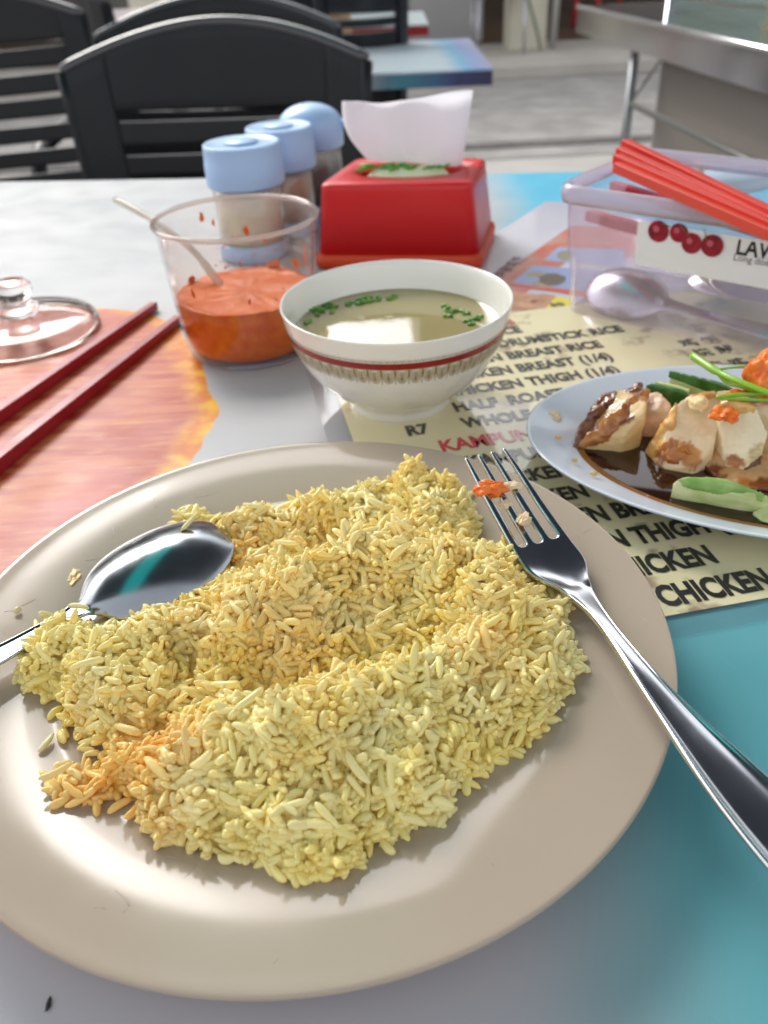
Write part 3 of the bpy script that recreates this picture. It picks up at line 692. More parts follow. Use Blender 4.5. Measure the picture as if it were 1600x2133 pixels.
for (r, z, top) in levels:
    ring = []
    for k in range(seg):
        a = 2*math.pi*k/seg; x, y = r*math.cos(a), r*math.sin(a); zz = z+(.0010*noise.noise((x*60, y*60, 2))+.0009*noise.noise((x*220, y*220, 5)) if top else 0)+(.0025*max(0, noise.noise((math.cos(a)*1.5, math.sin(a)*1.5, 4))) if top == 1 and r > grad_r(zf)*.95 else 0)
        ring.append(bm.verts.new((GC.x+x, GC.y+y, zz)))
    rings.append(ring)
for A_, B_ in zip(rings[:-1], rings[1:]):
    for k in range(seg): bm.faces.new([A_[k], A_[(k+1) % seg], B_[(k+1) % seg], B_[k]])
bmesh.ops.remove_doubles(bm, verts=bm.verts, dist=1e-6)
o = bmo('chilli_sauce', bm, M_sauce); tag(o, 'thick orange chilli sauce in the clear tumbler', 'chilli sauce')
# smears on the inside of the glass
rs_ = random.Random(3); bm = bmesh.new()
def smear(bm, a, z, sa, sz):
    pts_ = []; n = 11; s_ = rs_.random()*9
    c = bm.verts.new((GC.x+(grad_r(z)-.0021)*math.cos(a), GC.y+(grad_r(z)-.0021)*math.sin(a), z))
    for k in range(n):
        t_ = 2*math.pi*k/n; f_ = 1+.7*noise.noise((math.cos(t_)*1.3, math.sin(t_)*1.3, s_)); A_, Z_ = a+sa*math.cos(t_)*f_/grad_r(z), z+sz*math.sin(t_)*f_
        pts_.append(bm.verts.new((GC.x+(grad_r(Z_)-.0018)*math.cos(A_), GC.y+(grad_r(Z_)-.0018)*math.sin(A_), Z_)))
    for k in range(n): bm.faces.new([c, pts_[k], pts_[(k+1) % n]])
for (a, z, sa, sz) in [(1.6, .062, .002, .003), (4.1, .050, .0016, .003), (4.9, .046, .0012, .002), (5.5, .044, .002, .004), (5.9, .046, .0014, .003), (1.35, .056, .0012, .002), (.55, .050, .0022, .006), (.30, .046, .003, .005), (.1, .040, .003, .004), (.8, .043, .004, .003), (1.2, .040, .005, .003), (2.2, .074, .0016, .0035), (2.05, .070, .001, .003), (-.25, .042, .004, .006), (-.05, .05, .0016, .004), (2.6, .039, .004, .003)]: smear(bm, a, z, sa, sz)
for _ in range(90):
    a = rs_.uniform(-1.1, 2.2); smear(bm, a, .037+.022*rs_.random()**2, .0003+.0006*rs_.random(), .0003+.0008*rs_.random())
bmo('sauce_smears', bm, M_sauce, gj)['kind'] = 'stuff'
# clear plastic spoon standing in the sauce
M_clearpl = clear('clear_spoon_plastic', (1, .97, .9), .12, .75, 1.5, .38, (.95, .90, .80))
P = [vpt(240, 416, .60), vpt(300, 448, .580), vpt(345, 478, .562), vpt(400, 520, .545), vpt(445, 575, .530), vpt(478, 622, .522)]
ps = tube('plastic_spoon', catmull(P, 5), [.0024]*6+[.0021]*12+[.0027]*8, M_clearpl, None, 8)
tag(ps, 'clear plastic spoon standing in the chilli sauce, handle leaning left', 'spoon')

# ================================================================== GLASS LID
LC = Vector((-.2480, .5550, 0))
M_lid = mat('lid_glass', (1, .97, .95), .02, trans=1, ior=1.42)
gl = empty('glass_lid', LC, 'round clear glass lid with a knob beside the red chopsticks', 'lid')
lathe('lid_disc', [(0, .0125), (.02, .0128), (.036, .0120), (.046, .0100), (.0505, .0080), (.0520, .0060), (.0522, .0012), (.0510, .0), (.0498, .0012), (.0494, .0056), (.0478, .0070), (.044, .0084), (.035, .0100), (.02, .0106), (0, .0106)], M_lid, gl, LC, 96)
lathe('knob', [(.010, .0128), (.0125, .0140), (.0150, .0165), (.0140, .0195), (.0105, .0215), (.0098, .0240), (.0115, .0265), (.0135, .0300), (.0132, .0340), (.0105, .0370), (.005, .0382), (0, .0384)], M_lid, gl, LC, 64)

# ================================================================== DARK RED CHOPSTICKS ON THE TABLE
M_chop = mat('dark_red_lacquer', (.28, .012, .022), .28, vary=.4, vcol=(.36, .02, .03), vscale=40, rvary=.15)
def stick(name, a, b_, w0_, w1_, m, label, group, roll=.0):
    a, b_ = Vector(a), Vector(b_); t = (b_-a).normalized(); x = t.cross(Vector((0, 0, 1))).normalized(); y = x.cross(t)
    x, y = x*math.cos(roll)+y*math.sin(roll), -x*math.sin(roll)+y*math.cos(roll)
    bm = bmesh.new(); rs = []
    for c, w in ((a, w0_), (b_, w1_)): rs.append([bm.verts.new(c+x*w*sx+y*w*sy) for sx, sy in ((-1, -1), (1, -1), (1, 1), (-1, 1))])
    for k in range(4): bm.faces.new([rs[0][k], rs[0][(k+1) % 4], rs[1][(k+1) % 4], rs[1][k]])
    bm.faces.new(rs[0][::-1]); bm.faces.new(rs[1])
    o = bmo(name, bm, m, None, False); mod(o, 'BEVEL', width=.0006, segments=2)
    return tag(o, label, 'chopstick', group)
def chop_line(p1, p2, ext, lab):
    a, b_ = pt(*p1, .0035), pt(*p2, .0040); b2 = a+(b_-a).normalized()*ext; 
    return stick('chopstick', a, b2, .0028, .0042, M_chop, lab, 'dark red chopsticks lying on the table')
chop_line((322, 636), (-40, 890), .24, 'dark red chopstick nearer the glass lid')
chop_line((372, 664), (0, 960), .24, 'dark red chopstick nearer the rice plate, its tip by the tumbler')

# ================================================================== SEASONING JARS
M_lidblue = mat('pale_blue_plastic', (.34, .50, .74), .32, rvary=.1, vscale=20)
M_jar = clear('jar_plastic', (1, .98, .95), .05, .93, 1.45, .10, (.9, .88, .85))
def jar(c, r, h, lh, content, label, dome=False, fill=.85):
    c = Vector((c[0], c[1], 0)); t = empty('seasoning_jar', c, label, 'seasoning jar', 'blue lidded seasoning jars behind the tumbler'); hb_ = h-lh
    lathe('jar_body', [(0, .0006), (r*.86, .0006), (r*.9, .002), (r*.9, hb_*.97), (r*.84, hb_), (r*.84, hb_+.004), (r*.80, hb_+.004), (r*.80, hb_-.002), (r*.86, hb_*.93), (r*.86, .004), (0, .003)], M_jar, t, c, 56)
    lathe('contents', [(0, .0035), (r*.84, .0035), (r*.84, hb_*fill), (r*.5, hb_*fill+.003), (0, hb_*fill+.004)], content, t, c, 48)
    lathe('jar_base', [(0, .0004), (r*.88, .0004), (r*.94, .002), (r*.94, .013), (r*.905, .0145), (r*.905, .004), (0, .0038)], M_lidblue, t, c, 56)
    if not dome:
        lp = [(r*.5, h-.0012), (r*.9, h-.0012), (r*.94, h-.0002), (r*.985, h-.001), (r, h-.004), (r*1.005, h-lh*.45), (r*1.02, h-lh*.47), (r*1.02, hb_+.001), (r*1.0, hb_-.001), (r*.93, hb_-.001), (r*.93, h-.006), (0, h-.006)]
        lathe('jar_lid', [(0, h-.0008)]+lp, M_lidblue, t, c, 64)
        q = lathe('shaker_disc', [(0, h+.0004), (r*.42, h+.0004), (r*.44, h-.0006), (0, h-.0006)], M_lidblue, t, c, 40)
    else:
        lp = [(0, h)]+[(r*math.sin(a), hb_+lh*.5+(lh*.5)*math.cos(a)) for a in np.linspace(.2, 1.45, 7)]+[(r*1.02, hb_+lh*.48), (r, hb_), (r*.93, hb_-.001), (r*.93, hb_+.004), (0, hb_+.004)]
        lathe('jar_lid', lp, M_lidblue, t, c, 64)
        box('spout', (c.x+r*1.05, c.y-.004, hb_+lh*.52), (.014, .010, .006), M_lidblue, t, -.2, .002, 3, True)
    return t
M_pepper = mat('white_pepper', (.88, .80, .68), .8, vary=.4, vscale=60)
M_brown = mat('brown_pepper', (.62, .45, .32), .8, vary=.4, vscale=60)
M_soyj = mat('soy_in_jar', (.012, .006, .004), .1)
jar((-.0985, .706), .0312, .0905, .031, M_pepper, 'seasoning jar of pale powder, nearest of the three blue lidded jars')
jar((-.0735, .768), .0290, .0905, .033, M_brown, 'seasoning jar of brownish powder between the other two blue lidded jars')
jar((-.0490, .822), .0295, .0990, .036, M_soyj, 'dark sauce jar with a domed blue lid and spout', True, .70)

# ================================================================== TISSUE BOX
tbx = empty('tissue_box', (.03, .69, 0), 'red plastic tissue box with a white tissue sticking out', 'tissue box')
zt_ = .0635
def quad3(a): return [Vector(p) for p in a]
B0 = quad3([(-.0435, .6585, .011), (.0850, .6370, .011), (.1090, .7310, .011), (-.0090, .7560, .011)])
T0 = quad3([(-.0375, .6630, zt_), (.0790, .6430, zt_), (.1010, .7260, zt_), (-.0075, .7520, zt_)])
def rounded(q, r, n=5):
    out = []
    for i in range(4):
        p, a, b_ = q[i], q[i-1], q[(i+1) % 4]; u = (a-p).normalized(); v = (b_-p).normalized()
        for k in range(n+1):
            t_ = k/n; out.append((p+u*r)*(1-t_)**2+p*2*t_*(1-t_)+(p+v*r)*t_**2)
    return out
def ringloft(name, rings, m, parent, cap0=False, cap1=False, smooth=True):
    bm = bmesh.new(); R_ = [[bm.verts.new(p) for p in r] for r in rings]; n = len(R_[0])
    for A_, B_ in zip(R_[:-1], R_[1:]):
        for k in range(n): bm.faces.new([A_[k], A_[(k+1) % n], B_[(k+1) % n], B_[k]])
    if cap0: bm.faces.new(R_[0])
    if cap1: bm.faces.new(R_[-1])
    return bmo(name, bm, m, parent, smooth)
def scale_q(q, f, dz=0):
    c = sum(q, Vector())/4; return [Vector((c.x+(p.x-c.x)*f, c.y+(p.y-c.y)*f, p.z+dz)) for p in q]
tc_ = sum(T0, Vector())/4; e1 = (T0[1]-T0[0]).normalized(); e2 = (T0[3]-T0[0]).normalized()
def oval(rx, ry, z, n=24, off=0):
    # matches the vertex order of rounded(): corner 0 front-left, 1 front-right, 2 back-right, 3 back-left
    angs = []
    for i in range(4):
        a0 = R(225+90*i); 
        for k in range(6): angs.append(a0+R(-36+14.4*k))
    return [Vector((tc_.x, tc_.y, z))+e1*rx*math.cos(a)+e2*ry*math.sin(a) for a in angs]
rb_ = rounded(B0, .010)
ringloft('body', [rounded(B0, .010), rounded([B0[i].lerp(T0[i], .93) for i in range(4)], .009), rounded([b.lerp(t_, .98) for b, t_ in zip(B0, T0)], .0085), rounded(scale_q(T0, .975, .0004), .008), rounded(scale_q(T0, .94, .0010), .008),
                  oval(.045, .024, zt_+.0008), oval(.043, .022, zt_-.002), oval(.044, .023, zt_-.005)], M_red, tbx)
mod(bpy.data.objects['body'], 'SOLIDIFY', thickness=.0015, offset=-1)
Q0 = scale_q(B0, 1.035, -.0105); Q1 = scale_q(B0, 1.05, -.004); Q2 = scale_q(B0, 1.035, 0); Q3 = scale_q(B0, 1.01, .0006)
ringloft('base', [rounded(Q0, .011), rounded(Q1, .011), rounded(Q2, .011), rounded(Q3, .010), rounded(scale_q(B0, .9, .0004), .008)], mat('orange_red_plastic', (.60, .055, .012), .35, rvary=.15, vscale=20), tbx, True, True)
M_bag = mat('pale_green_wrap', (.70, .72, .34), .3, vary=.6, vcol=(.85, .85, .72), vscale=30, bump=.8, bscale=60, bdist=.004)
bm = bmesh.new(); o_ = oval(.0425, .0215, zt_-.010); c_ = bm.verts.new((tc_.x, tc_.y, zt_+.0045)); vs = [bm.verts.new(p) for p in o_]; mids = [bm.verts.new(Vector((tc_.x, tc_.y, zt_+.004+.0022*noise.noise(p*90)))*.35+(p+Vector((0, 0, .0105)))*.65) for p in o_]
n = len(vs)
for k in range(n): bm.faces.new([vs[k], vs[(k+1) % n], mids[(k+1) % n], mids[k]]); bm.faces.new([mids[k], mids[(k+1) % n], c_])
wr = bmo('tissue_pack', bm, M_bag); tag(wr, 'pale green printed tissue pack inside the red box opening', 'tissue pack')
rs_ = random.Random(8); bm = bmesh.new()
for k in range(26):
    u, v = rs_.uniform(-.036, .030), rs_.uniform(-.018, .002); p0 = Vector((tc_.x, tc_.y, zt_+.0036))+e1*u+e2*v; an = rs_.uniform(.1, 2.9); l_ = rs_.uniform(.006, .016)
    add_tube(bm, [p0, p0+e1*l_*.5*math.cos(an)+e2*l_*.5*math.sin(an)+Vector((0, 0, .0012)), p0+e1*l_*math.cos(an+.5)+e2*l_*math.sin(an+.5)+Vector((0, 0, .0006))], [.0005, .0013, .0004], 5)
bmo('leaf_print', bm, mat('leaf_green', (.06, .33, .02), .4), wr)
# tissue: a folded sheet standing up from the slot
M_tis = mat('tissue_paper', (.80, .79, .82), .9, bump=.25, bscale=700, bdist=.0003)
nt = M_tis.node_tree; b = nt.nodes['Principled BSDF']; tl = nt.nodes.new('ShaderNodeBsdfTranslucent'); tl.inputs[0].default_value = (.85, .84, .88, 1); mx = nt.nodes.new('ShaderNodeMixShader'); mx.inputs[0].default_value = .42
nt.links.new(b.outputs[0], mx.inputs[1]); nt.links.new(tl.outputs[0], mx.inputs[2]); nt.links.new(mx.outputs[0], nt.nodes['Material Output'].inputs[0])
TL, TRr, BR_, BL_ = vpt(712, 216, .712), vpt(986, 192, .708), vpt(962, 346, .704), vpt(766, 334, .712)
def sheet(offy, ph):
    v = []; f = []; nu, nv_ = 30, 18
    for j in range(nv_+1):
        tv = j/nv_
        for i in range(nu+1):
            tu = i/nu; a = BL_.lerp(TL, tv); a = a + Vector((-.010*math.sin(math.pi*tv)*0+.008*(1-tv)**2*0, 0, 0)); a.x += -.0065*math.sin(math.pi*tv)
            p = a.lerp(BR_.lerp(TRr, tv), tu); p.y += offy*(1-.3*tv)+.0045*math.sin(tu*5.2+ph+tv*.8)*(.35+.65*tv)+.0015*math.sin(tu*13+ph*2); p.z += (-.0030*math.exp(-((tu-.45)/.22)**2)*0+.0022*math.sin(tu*7+ph))*tv*.4-.0020*math.exp(-((tu-.28)/.13)**2)*tv
            v.append(p)
    for j in range(nv_):
        for i in range(nu): f.append((j*(nu+1)+i, j*(nu+1)+i+1, (j+1)*(nu+1)+i+1, (j+1)*(nu+1)+i))
    return v, f
v1, f1 = sheet(-.002, .6); v2, f2 = sheet(.004, 1.5); n1 = len(v1)
ti = pyd('tissue', v1+v2, f1+[tuple(a+n1 for a in q) for q in f2], M_tis)
tag(ti, 'white paper tissue standing out of the red box', 'tissue')

# ================================================================== MENU CARDS
TH = R(10.0); MU = Vector((math.cos(TH), math.sin(TH), 0)); MV = Vector((math.sin(TH), -math.cos(TH), 0)); MO = Vector((.0148, .3773, 0)); RS = .0191
def mp_(u, v, z=0): p = MO+MU*u+MV*v; return Vector((p.x, p.y, z))
me_m = empty('menu_card', mp_(0, 0), 'laminated yellow menu under the soup bowl and chicken dish', 'menu')
M_menu = mat('menu_paper', (.76, .70, .44), .3, coat=1, coatr=.05, vary=.6, vcol=(.66, .58, .35), vscale=9, bump=.05, bscale=14, bdist=.002)
def menu_mat():
    nt = M_menu.node_tree; b = nt.nodes['Principled BSDF']; src = b.inputs['Base Color'].links[0].from_socket
    tc = nt.nodes.new('ShaderNodeTexCoord'); n = nt.nodes.new('ShaderNodeTexNoise'); n.inputs['Scale'].default_value = 55; n.inputs['Detail'].default_value = 8; nt.links.new(tc.outputs['Object'], n.inputs[0])
    n2 = nt.nodes.new('ShaderNodeTexNoise'); n2.inputs['Scale'].default_value = 11; nt.links.new(tc.outputs['Object'], n2.inputs[0])
    r = nt.nodes.new('ShaderNodeMapRange'); r.inputs[1].default_value = .56; r.inputs[2].default_value = .66; nt.links.new(n.outputs[0], r.inputs[0])
    r2 = nt.nodes.new('ShaderNodeMapRange'); r2.inputs[1].default_value = .45; r2.inputs[2].default_value = .6; nt.links.new(n2.outputs[0], r2.inputs[0])
    mu = nt.nodes.new('ShaderNodeMath'); mu.operation = 'MULTIPLY'; nt.links.new(r.outputs[0], mu.inputs[0]); nt.links.new(r2.outputs[0], mu.inputs[1])
    mx = nt.nodes.new('ShaderNodeMix'); mx.data_type = 'RGBA'; nt.links.new(mu.outputs[0], mx.inputs[0]); nt.links.new(src, mx.inputs[6]); mx.inputs[7].default_value = (.24, .15, .09, 1); nt.links.new(mx.outputs[2], b.inputs['Base Color'])
menu_mat()
u0 = -.029; u1 = .36; vb = .1615; vt = -.148
ngon_sheet('menu_sheet', [mp_(u0, vb), mp_(u1, vb), mp_(u1, vt), mp_(u0, vt)], .0012, M_menu, me_m, .0003)
M_lam = mat('laminate_margin', (.66, .64, .68), .12, coat=1, coatr=.04)
ngon_sheet('laminate', [mp_(u0-.013, vb+.011), mp_(u1+.01, vb+.011), mp_(u1+.01, vt-.01), mp_(u0-.013, vt-.01)], .00085, clear('laminate_film', (.99, .99, 1), .05, .985, 1.5, .03, (.8, .8, .84)), me_m, .0003)
def text_mesh(s, bold=.012):
    c = bpy.data.curves.new('t', 'FONT'); c.body = s; c.size = 1; c.offset = bold; c.resolution_u = 3
    o = bpy.data.objects.new('t', c); COL.objects.link(o); dg = bpy.context.evaluated_depsgraph_get(); me = bpy.data.meshes.new_from_object(o.evaluated_get(dg)); bpy.data.objects.remove(o)
    return me
def text_on(s, O, U_, V_, sx, sy, m, parent, bold=.045, name='lettering', lift=Vector((0, 0, 0))):
    me = text_mesh(s, bold); 
    for v in me.vertices: v.co = O + U_*(v.co.x*sx) + V_*(v.co.y*sy) + lift
    me.materials.clear()
    return finish(name, me, m, parent, False)
ref = text_mesh('DRUMSTICK RICE'); xs = [v.co.x for v in ref.vertices]; SX = .0847/(max(xs)-min(xs)); ref = text_mesh('H'); SY = .0102/(max(v.co.y for v in ref.vertices))
ZT = .00145; M_redp = mat('red_print', (.62, .02, .05), .3, coat=1, coatr=.07); M_blk = mat('black_menu_print', (.02, .018, .015), .3, coat=1, coatr=.07)
UC = .0345
rows = [(-6, 'R1', 'CHICKEN RICE'), (-5, 'R2', 'CHICKEN DRUMSTICK RICE'), (-4, 'R3', 'CHICKEN BREAST RICE'), (-3, 'R4', 'CHICKEN BREAST (1/4)'), (-2, 'R5', 'CHICKEN THIGH (1/4)'), (-1, 'R6', 'HALF  ROAST CHICKEN'), (0, 'R7', 'WHOLE ROAST CHICKEN'),
        (2, 'K1', 'KAMPUNG CHICKEN RICE'), (3, 'K2', 'CHICKEN RICE'), (4, 'K3', 'CHICKEN'), (5, 'K4', 'CHICKEN BREAST (1/4)'), (6, 'K5', 'CHICKEN THIGH (1/4)'), (7, 'K6', 'HALF CHICKEN'), (8, 'K7', 'WHOLE CHICKEN')]
for r_, a, s in rows:
    v_ = r_*RS*(1.025 if r_ > 0 else .985); 
    if r_ <= 0 or a == 'K1': text_on(a, mp_(0, v_, ZT), MU, -MV, SX, SY, M_blk, me_m)
    text_on(s, mp_(UC-.003 if r_ < 1 else UC-.0125, v_, ZT), MU, -MV, SX*(1 if r_ < 5 else 1.03), SY*(1 if r_ < 5 else 1.12), M_blk, me_m)
text_on('KAMPUNG', mp_(.013, RS*1.10, ZT), MU, -MV, SX*1.15, SY*1.1, M_redp, me_m, .03)
def cjk(s, p, size, m): text_on(s, p, MU, -MV, size, size, m, me_m, .01)
cjk('\u70e7 \u9e21', mp_(.079, -RS*7+.006, ZT), .0115, M_redp)
for i, (px, py, s) in enumerate([(1423, 722, '\u9e21 \u996d'), (1452, 742, '\u70e7 \u817f'), (1478, 770, '\u70e7 \u9e21')]):
    q = pt(px, py, ZT); text_on(s, q, MU, -MV, .0120, .0120, M_blk, me_m, .02)
# picture card
M_card2 = mat('picture_card', (.60, .60, .72), .25, coat=1, coatr=.06, vary=.4, vcol=(.7, .7, .74), vscale=18, bump=.06, bscale=18, bdist=.002)
pc = empty('picture_card', pt(1100, 560), 'laminated red and blue picture card behind the soup bowl', 'card')
def pz_(L_, z=0): return [(pt(a, b_, z).x, pt(a, b_, z).y) for a, b_ in L_]
ngon_sheet('card_sheet', pz_([(900, 700), (960, 585), (1030, 492), (1138, 420), (1185, 424), (1400, 470), (1500, 720), (1190, 665)]), .0006, M_card2, pc, .0003)
def pr(name, L_, col, z=.00072, vary=0, vcol=None, vs=60):
    return ngon_sheet(name, pz_(L_, z), z, mat('print_'+name, col, .3, coat=1, coatr=.06, vary=vary, vcol=vcol, vscale=vs), pc)
pr('red_stripe', [(985, 650), (1040, 575), (1190, 470), (1420, 480), (1420, 530), (1180, 545), (1030, 660)], (.60, .06, .03), vary=.8, vcol=(.55, .30, .24), vs=45)
pr('blue_photo', [(1064, 590), (1110, 553), (1300, 566), (1300, 612), (1190, 607)], (.28, .38, .68), .0008)
pr('blue_photo', [(1132, 542), (1163, 514), (1300, 520), (1300, 556)], (.30, .40, .68), .0008)
pr('red_stripe', [(1058, 595), (1068, 589), (1300, 616), (1300, 632), (1180, 612)], (.62, .07, .03), .00083)
pr('food_photo', [(1000, 660), (1058, 606), (1186, 622), (1186, 648), (1060, 665)], (.42, .16, .07), .0008, .9, (.65, .35, .2), 90)
pr('yellow_tag', [(1128, 652), (1158, 618), (1190, 622), (1190, 650)], (.80, .68, .02), .00088)
def blob2(px, py, rx, ry, col, z=.0009):
    pr('food_print', [(px+rx*math.cos(2*math.pi*k/16)*(1+.15*math.sin(3*k)), py+ry*math.sin(2*math.pi*k/16)) for k in range(16)], col, z, .6, None, 120)
blob2(1150, 582, 28, 13, (.10, .07, .055)); blob2(1118, 572, 22, 6, (.42, .34, .22), .00086); blob2(1128, 592, 20, 7, (.45, .30, .24), .00088)
blob2(1178, 532, 18, 10, (.30, .26, .18)); blob2(1135, 618, 22, 6, (.60, .30, .16)); blob2(1098, 634, 20, 8, (.62, .32, .18)); blob2(1075, 622, 16, 6, (.55, .25, .10), .00092); blob2(1112, 628, 8, 4, (.3, .05, .04), .00094)
text_on('\u7279', pt(1152, 642, .00095), MU, -MV, .011, .011, M_blk, pc, .03)
for s_, (px, py), w_ in (('\u6d77\u5357\u9e21\u996d', (1068, 578), .013),): text_on(s_, pt(px-20, py, .0009), Vector((.5, .86, 0)), Vector((-.86, .5, 0)), w_, w_, mat('dark_red_print', (.16, .03, .025), .4), pc, .02)

# ================================================================== PLASTIC CUTLERY BOX
CA = Vector((.1335, .5415, 0)); ca = R(-41.5); CU = Vector((math.cos(ca), math.sin(ca), 0)); CV = Vector((-CU.y, CU.x, 0)); CL, CW, CH = .245, .105, .078
def cq(u0_, u1_, v0_, v1_, z): return [CA+CU*a+CV*b_+Vector((0, 0, z)) for a, b_ in ((u0_, v0_), (u1_, v0_), (u1_, v1_), (u0_, v1_))]
M_tub = clear('frosted_plastic', (.96, .92, .97), .12, .95, 1.45, .25, (.84, .76, .86))
M_tubrim = clear('frosted_rim', (.95, .9, .97), .15, .85, 1.45, .55, (.82, .76, .86))
ct = empty('plastic_box', CA+CU*.1+CV*.05, 'open frosted plastic box holding spoons and red chopsticks', 'plastic box')
tw = []
for z, e in ((0, 0), (.001, -.001), (.040, -.0035), (.041, -.0048), (.0815, -.0070)): tw.append(rounded(cq(e, CL-e, e, CW-e, z), .014))
o = ringloft('tub', tw, M_tub, ct, True, False)
e = -.0068; rim = []
for ez, z in ((e, .0790), (e-.0035, .0745), (e-.0042, .0795), (e-.0036, .0840), (e-.0012, .0858), (e+.0008, .0840), (e+.0009, .0805)): rim.append(rounded(cq(ez, CL-ez, ez, CW-ez, z), .017))
ringloft('rim', rim, M_tubrim, ct)
# cherry sticker on the near wall
def wallp(u, z, off=.0006): e_ = -.0048-.002*((z-.041)/.0335); return CA+CU*u+CV*(e_-off)+Vector((0, 0, z))
def wall_u(px, py):
    """u, z on the near wall plane seen at a pixel"""
    d = FW + RT*((px-800)/FPX) - UP*((py-1066.5)/FPX); o_ = Vector((0, 0, HC)); n_ = CV; p0 = CA+CV*(-.0062); t_ = (p0-o_).dot(n_)/d.dot(n_); q = o_+d*t_; return (q-CA).dot(CU), q.z
uA, zA = wall_u(1332, 452); uB, zB = wall_u(1326, 520)
uC, zC = wall_u(1600, 490); 
zlo, zhi = .0430, .0700
st_ = pyd('sticker', [wallp(uA, zlo), wallp(uA+.12, zlo), wallp(uA+.12, zhi), wallp(uA, zhi)], [(0, 1, 2, 3)], mat('sticker_white', (.78, .78, .80), .3), ct, False)
M_cher = mat('cherry_print', (.34, .012, .03), .25, vary=.8, vcol=(.12, .005, .02), vscale=160)
def disc_w(u, z, r, off, m, name='cherry_print', sub=None):
    v = [wallp(u, z, off)]+[wallp(u+r*math.cos(2*math.pi*k/20), z+r*math.sin(2*math.pi*k/20), off) for k in range(20)]
    return pyd(name, v, [(0, k+1, (k+1) % 20+1) for k in range(20)], m, ct, False)
for i, (px, py, r_) in enumerate([(1373, 481, .0066), (1416, 484, .0057), (1442, 506, .0062), (1485, 511, .0066)]):
    u_, z_ = wall_u(px, py); disc_w(u_, z_, r_, .0010+.00012*i, M_cher)
    disc_w(u_-.0012, z_+.0014, r_*.30, .0016+.00012*i, mat('cherry_bright', (.50, .10, .14), .3))
for (a, b_) in (((1475, 498), (1470, 474)), ((1400, 470), (1384, 462)), ((1440, 492), (1420, 466))):
    p, q = wall_u(*a), wall_u(*b_); tube('stem_print', [wallp(p[0], p[1], .0020), wallp(q[0], q[1], .0020)], .0003, mat('stem_green', (.10, .14, .04), .5), ct, 5)
uL, zL = wall_u(1534, 517); Zv = Vector((0, 0, 1))
text_on('LAVA', wallp(uL, zL-.0030, .0011), CU, Zv, .0108, .0140, M_black, ct, .02)
uL, zL = wall_u(1530, 526); text_on('Long does ma', wallp(uL, zL-.0042, .0011), CU, Zv, .0055, .0055, mat('grey_print', (.15, .15, .16), .5), ct, .0)
# orange-red chopsticks in the box
M_chop2 = mat('orange_red_chopstick', (.60, .022, .006), .32, vary=.3, vcol=(.50, .016, .008), vscale=30)
data = [((1302, 300, .098), (1700, 490, .088), 'orange red chopstick highest of the bundle in the box'), ((1290, 316, .096), (1700, 505, .086), 'orange red chopstick second highest in the box'), ((1284, 330, .0945), (1705, 515, .085), 'thick orange red chopstick in the middle of the bundle'),
        ((1284, 348, .0915), (1700, 528, .083), 'faded orange red chopstick lowest of the bundle over the rim')]
for a, b_, lab in data: stick('chopstick', pt(*a), pt(*b_), .0031, .0029, M_chop2 if 'faded' not in lab else mat('faded_chopstick', (.58, .05, .025), .42), lab, 'orange red chopsticks in the plastic box')
M_chop3 = mat('crimson_chopstick', (.45, .015, .03), .35)
stick('chopstick', pt(1275, 386, .062), pt(1700, 520, .05), .0034, .0034, M_chop3, 'crimson chopstick leaning inside the box below the rim', 'crimson chopsticks inside the plastic box')
stick('chopstick', pt(1225, 448, .050), pt(1640, 560, .045), .0036, .0036, M_chop3, 'crimson chopstick pressed to the near wall inside the box', 'crimson chopsticks inside the plastic box')
# spoons inside the box
M_sp2 = mat('worn_spoon_steel', (.60, .60, .66), .27, 1)
def simple_spoon(a, b_, wl, wb, label, tilt=0, lift=0, bl=.062, depth=.009, face=1):
    """a: tip of the bowl, b_: handle end"""
    a, b_ = Vector(a), Vector(b_); t = (b_-a); L__ = t.length; t.normalize(); lat = Vector((0, 0, 1)).cross(t).normalized(); lat = (lat+Vector((0, 0, tilt))).normalized()
    st = []; 
    for i in range(15):
        s = (1-math.cos(math.pi*(i/14)*.93))/2; w = max(.0004, wb*(max(0, 1-abs(2*s-.96)**2.2))**.5) if s > 0 else .0005
        if i == 14: w = .0045
        st.append((a+t*bl*s, lat, w, lambda v, d=depth*(1-(2*s-1)**2)**.8*face: -d*(1-v*v)))
    for k in range(1, 9):
        f = k/8; st.append((a+t*(bl+(L__-bl)*f), lat, .0036+(wl-.0036)*f**1.5, lambda v: .0006*(1-v*v)))
    o = strip_mesh('spoon', st, 8, M_sp2, None, .0013, sub=1)
    return tag(o, label, 'spoon', 'steel spoons in the plastic box')
simple_spoon(CA+CU*.004+CV*.0225+Vector((0, 0, .0145)), CA+CU*.215+CV*.014+Vector((0, 0, .006)), .010, .0215, 'large steel spoon lying along the near wall inside the plastic box', .62, 0, .060, .010, -1)
simple_spoon(CA+CU*.070+CV*.045+Vector((0, 0, .026)), CA+CU*.235+CV*.06+Vector((0, 0, .024)), .009, .020, 'second steel spoon in the box, behind the large one', -.35)
simple_spoon(CA+CU*.055+CV*.075+Vector((0, 0, .014)), CA+CU*.235+CV*.075+Vector((0, 0, .012)), .009, .020, 'steel spoon at the far wall of the plastic box', .2, face=-1)
simple_spoon(CA+CU*.060+CV*.060+Vector((0, 0, .036)), CA+CU*.235+CV*.045+Vector((0, 0, .030)), .009, .019, 'steel spoon leaning across the others inside the plastic box', .5)
simple_spoon(CA+CU*.085+CV*.030+Vector((0, 0, .034)), CA+CU*.240+CV*.030+Vector((0, 0, .030)), .009, .020, 'topmost steel spoon in the plastic box under the sticker', .3)
o = tube('cream_stopper', [pt(1457, 368, .07), pt(1455, 335, .075)], [.0035, .003], mat('cream_plastic', (.7, .62, .42), .4)); tag(o, 'cream coloured stick end behind the chopsticks', 'stick')
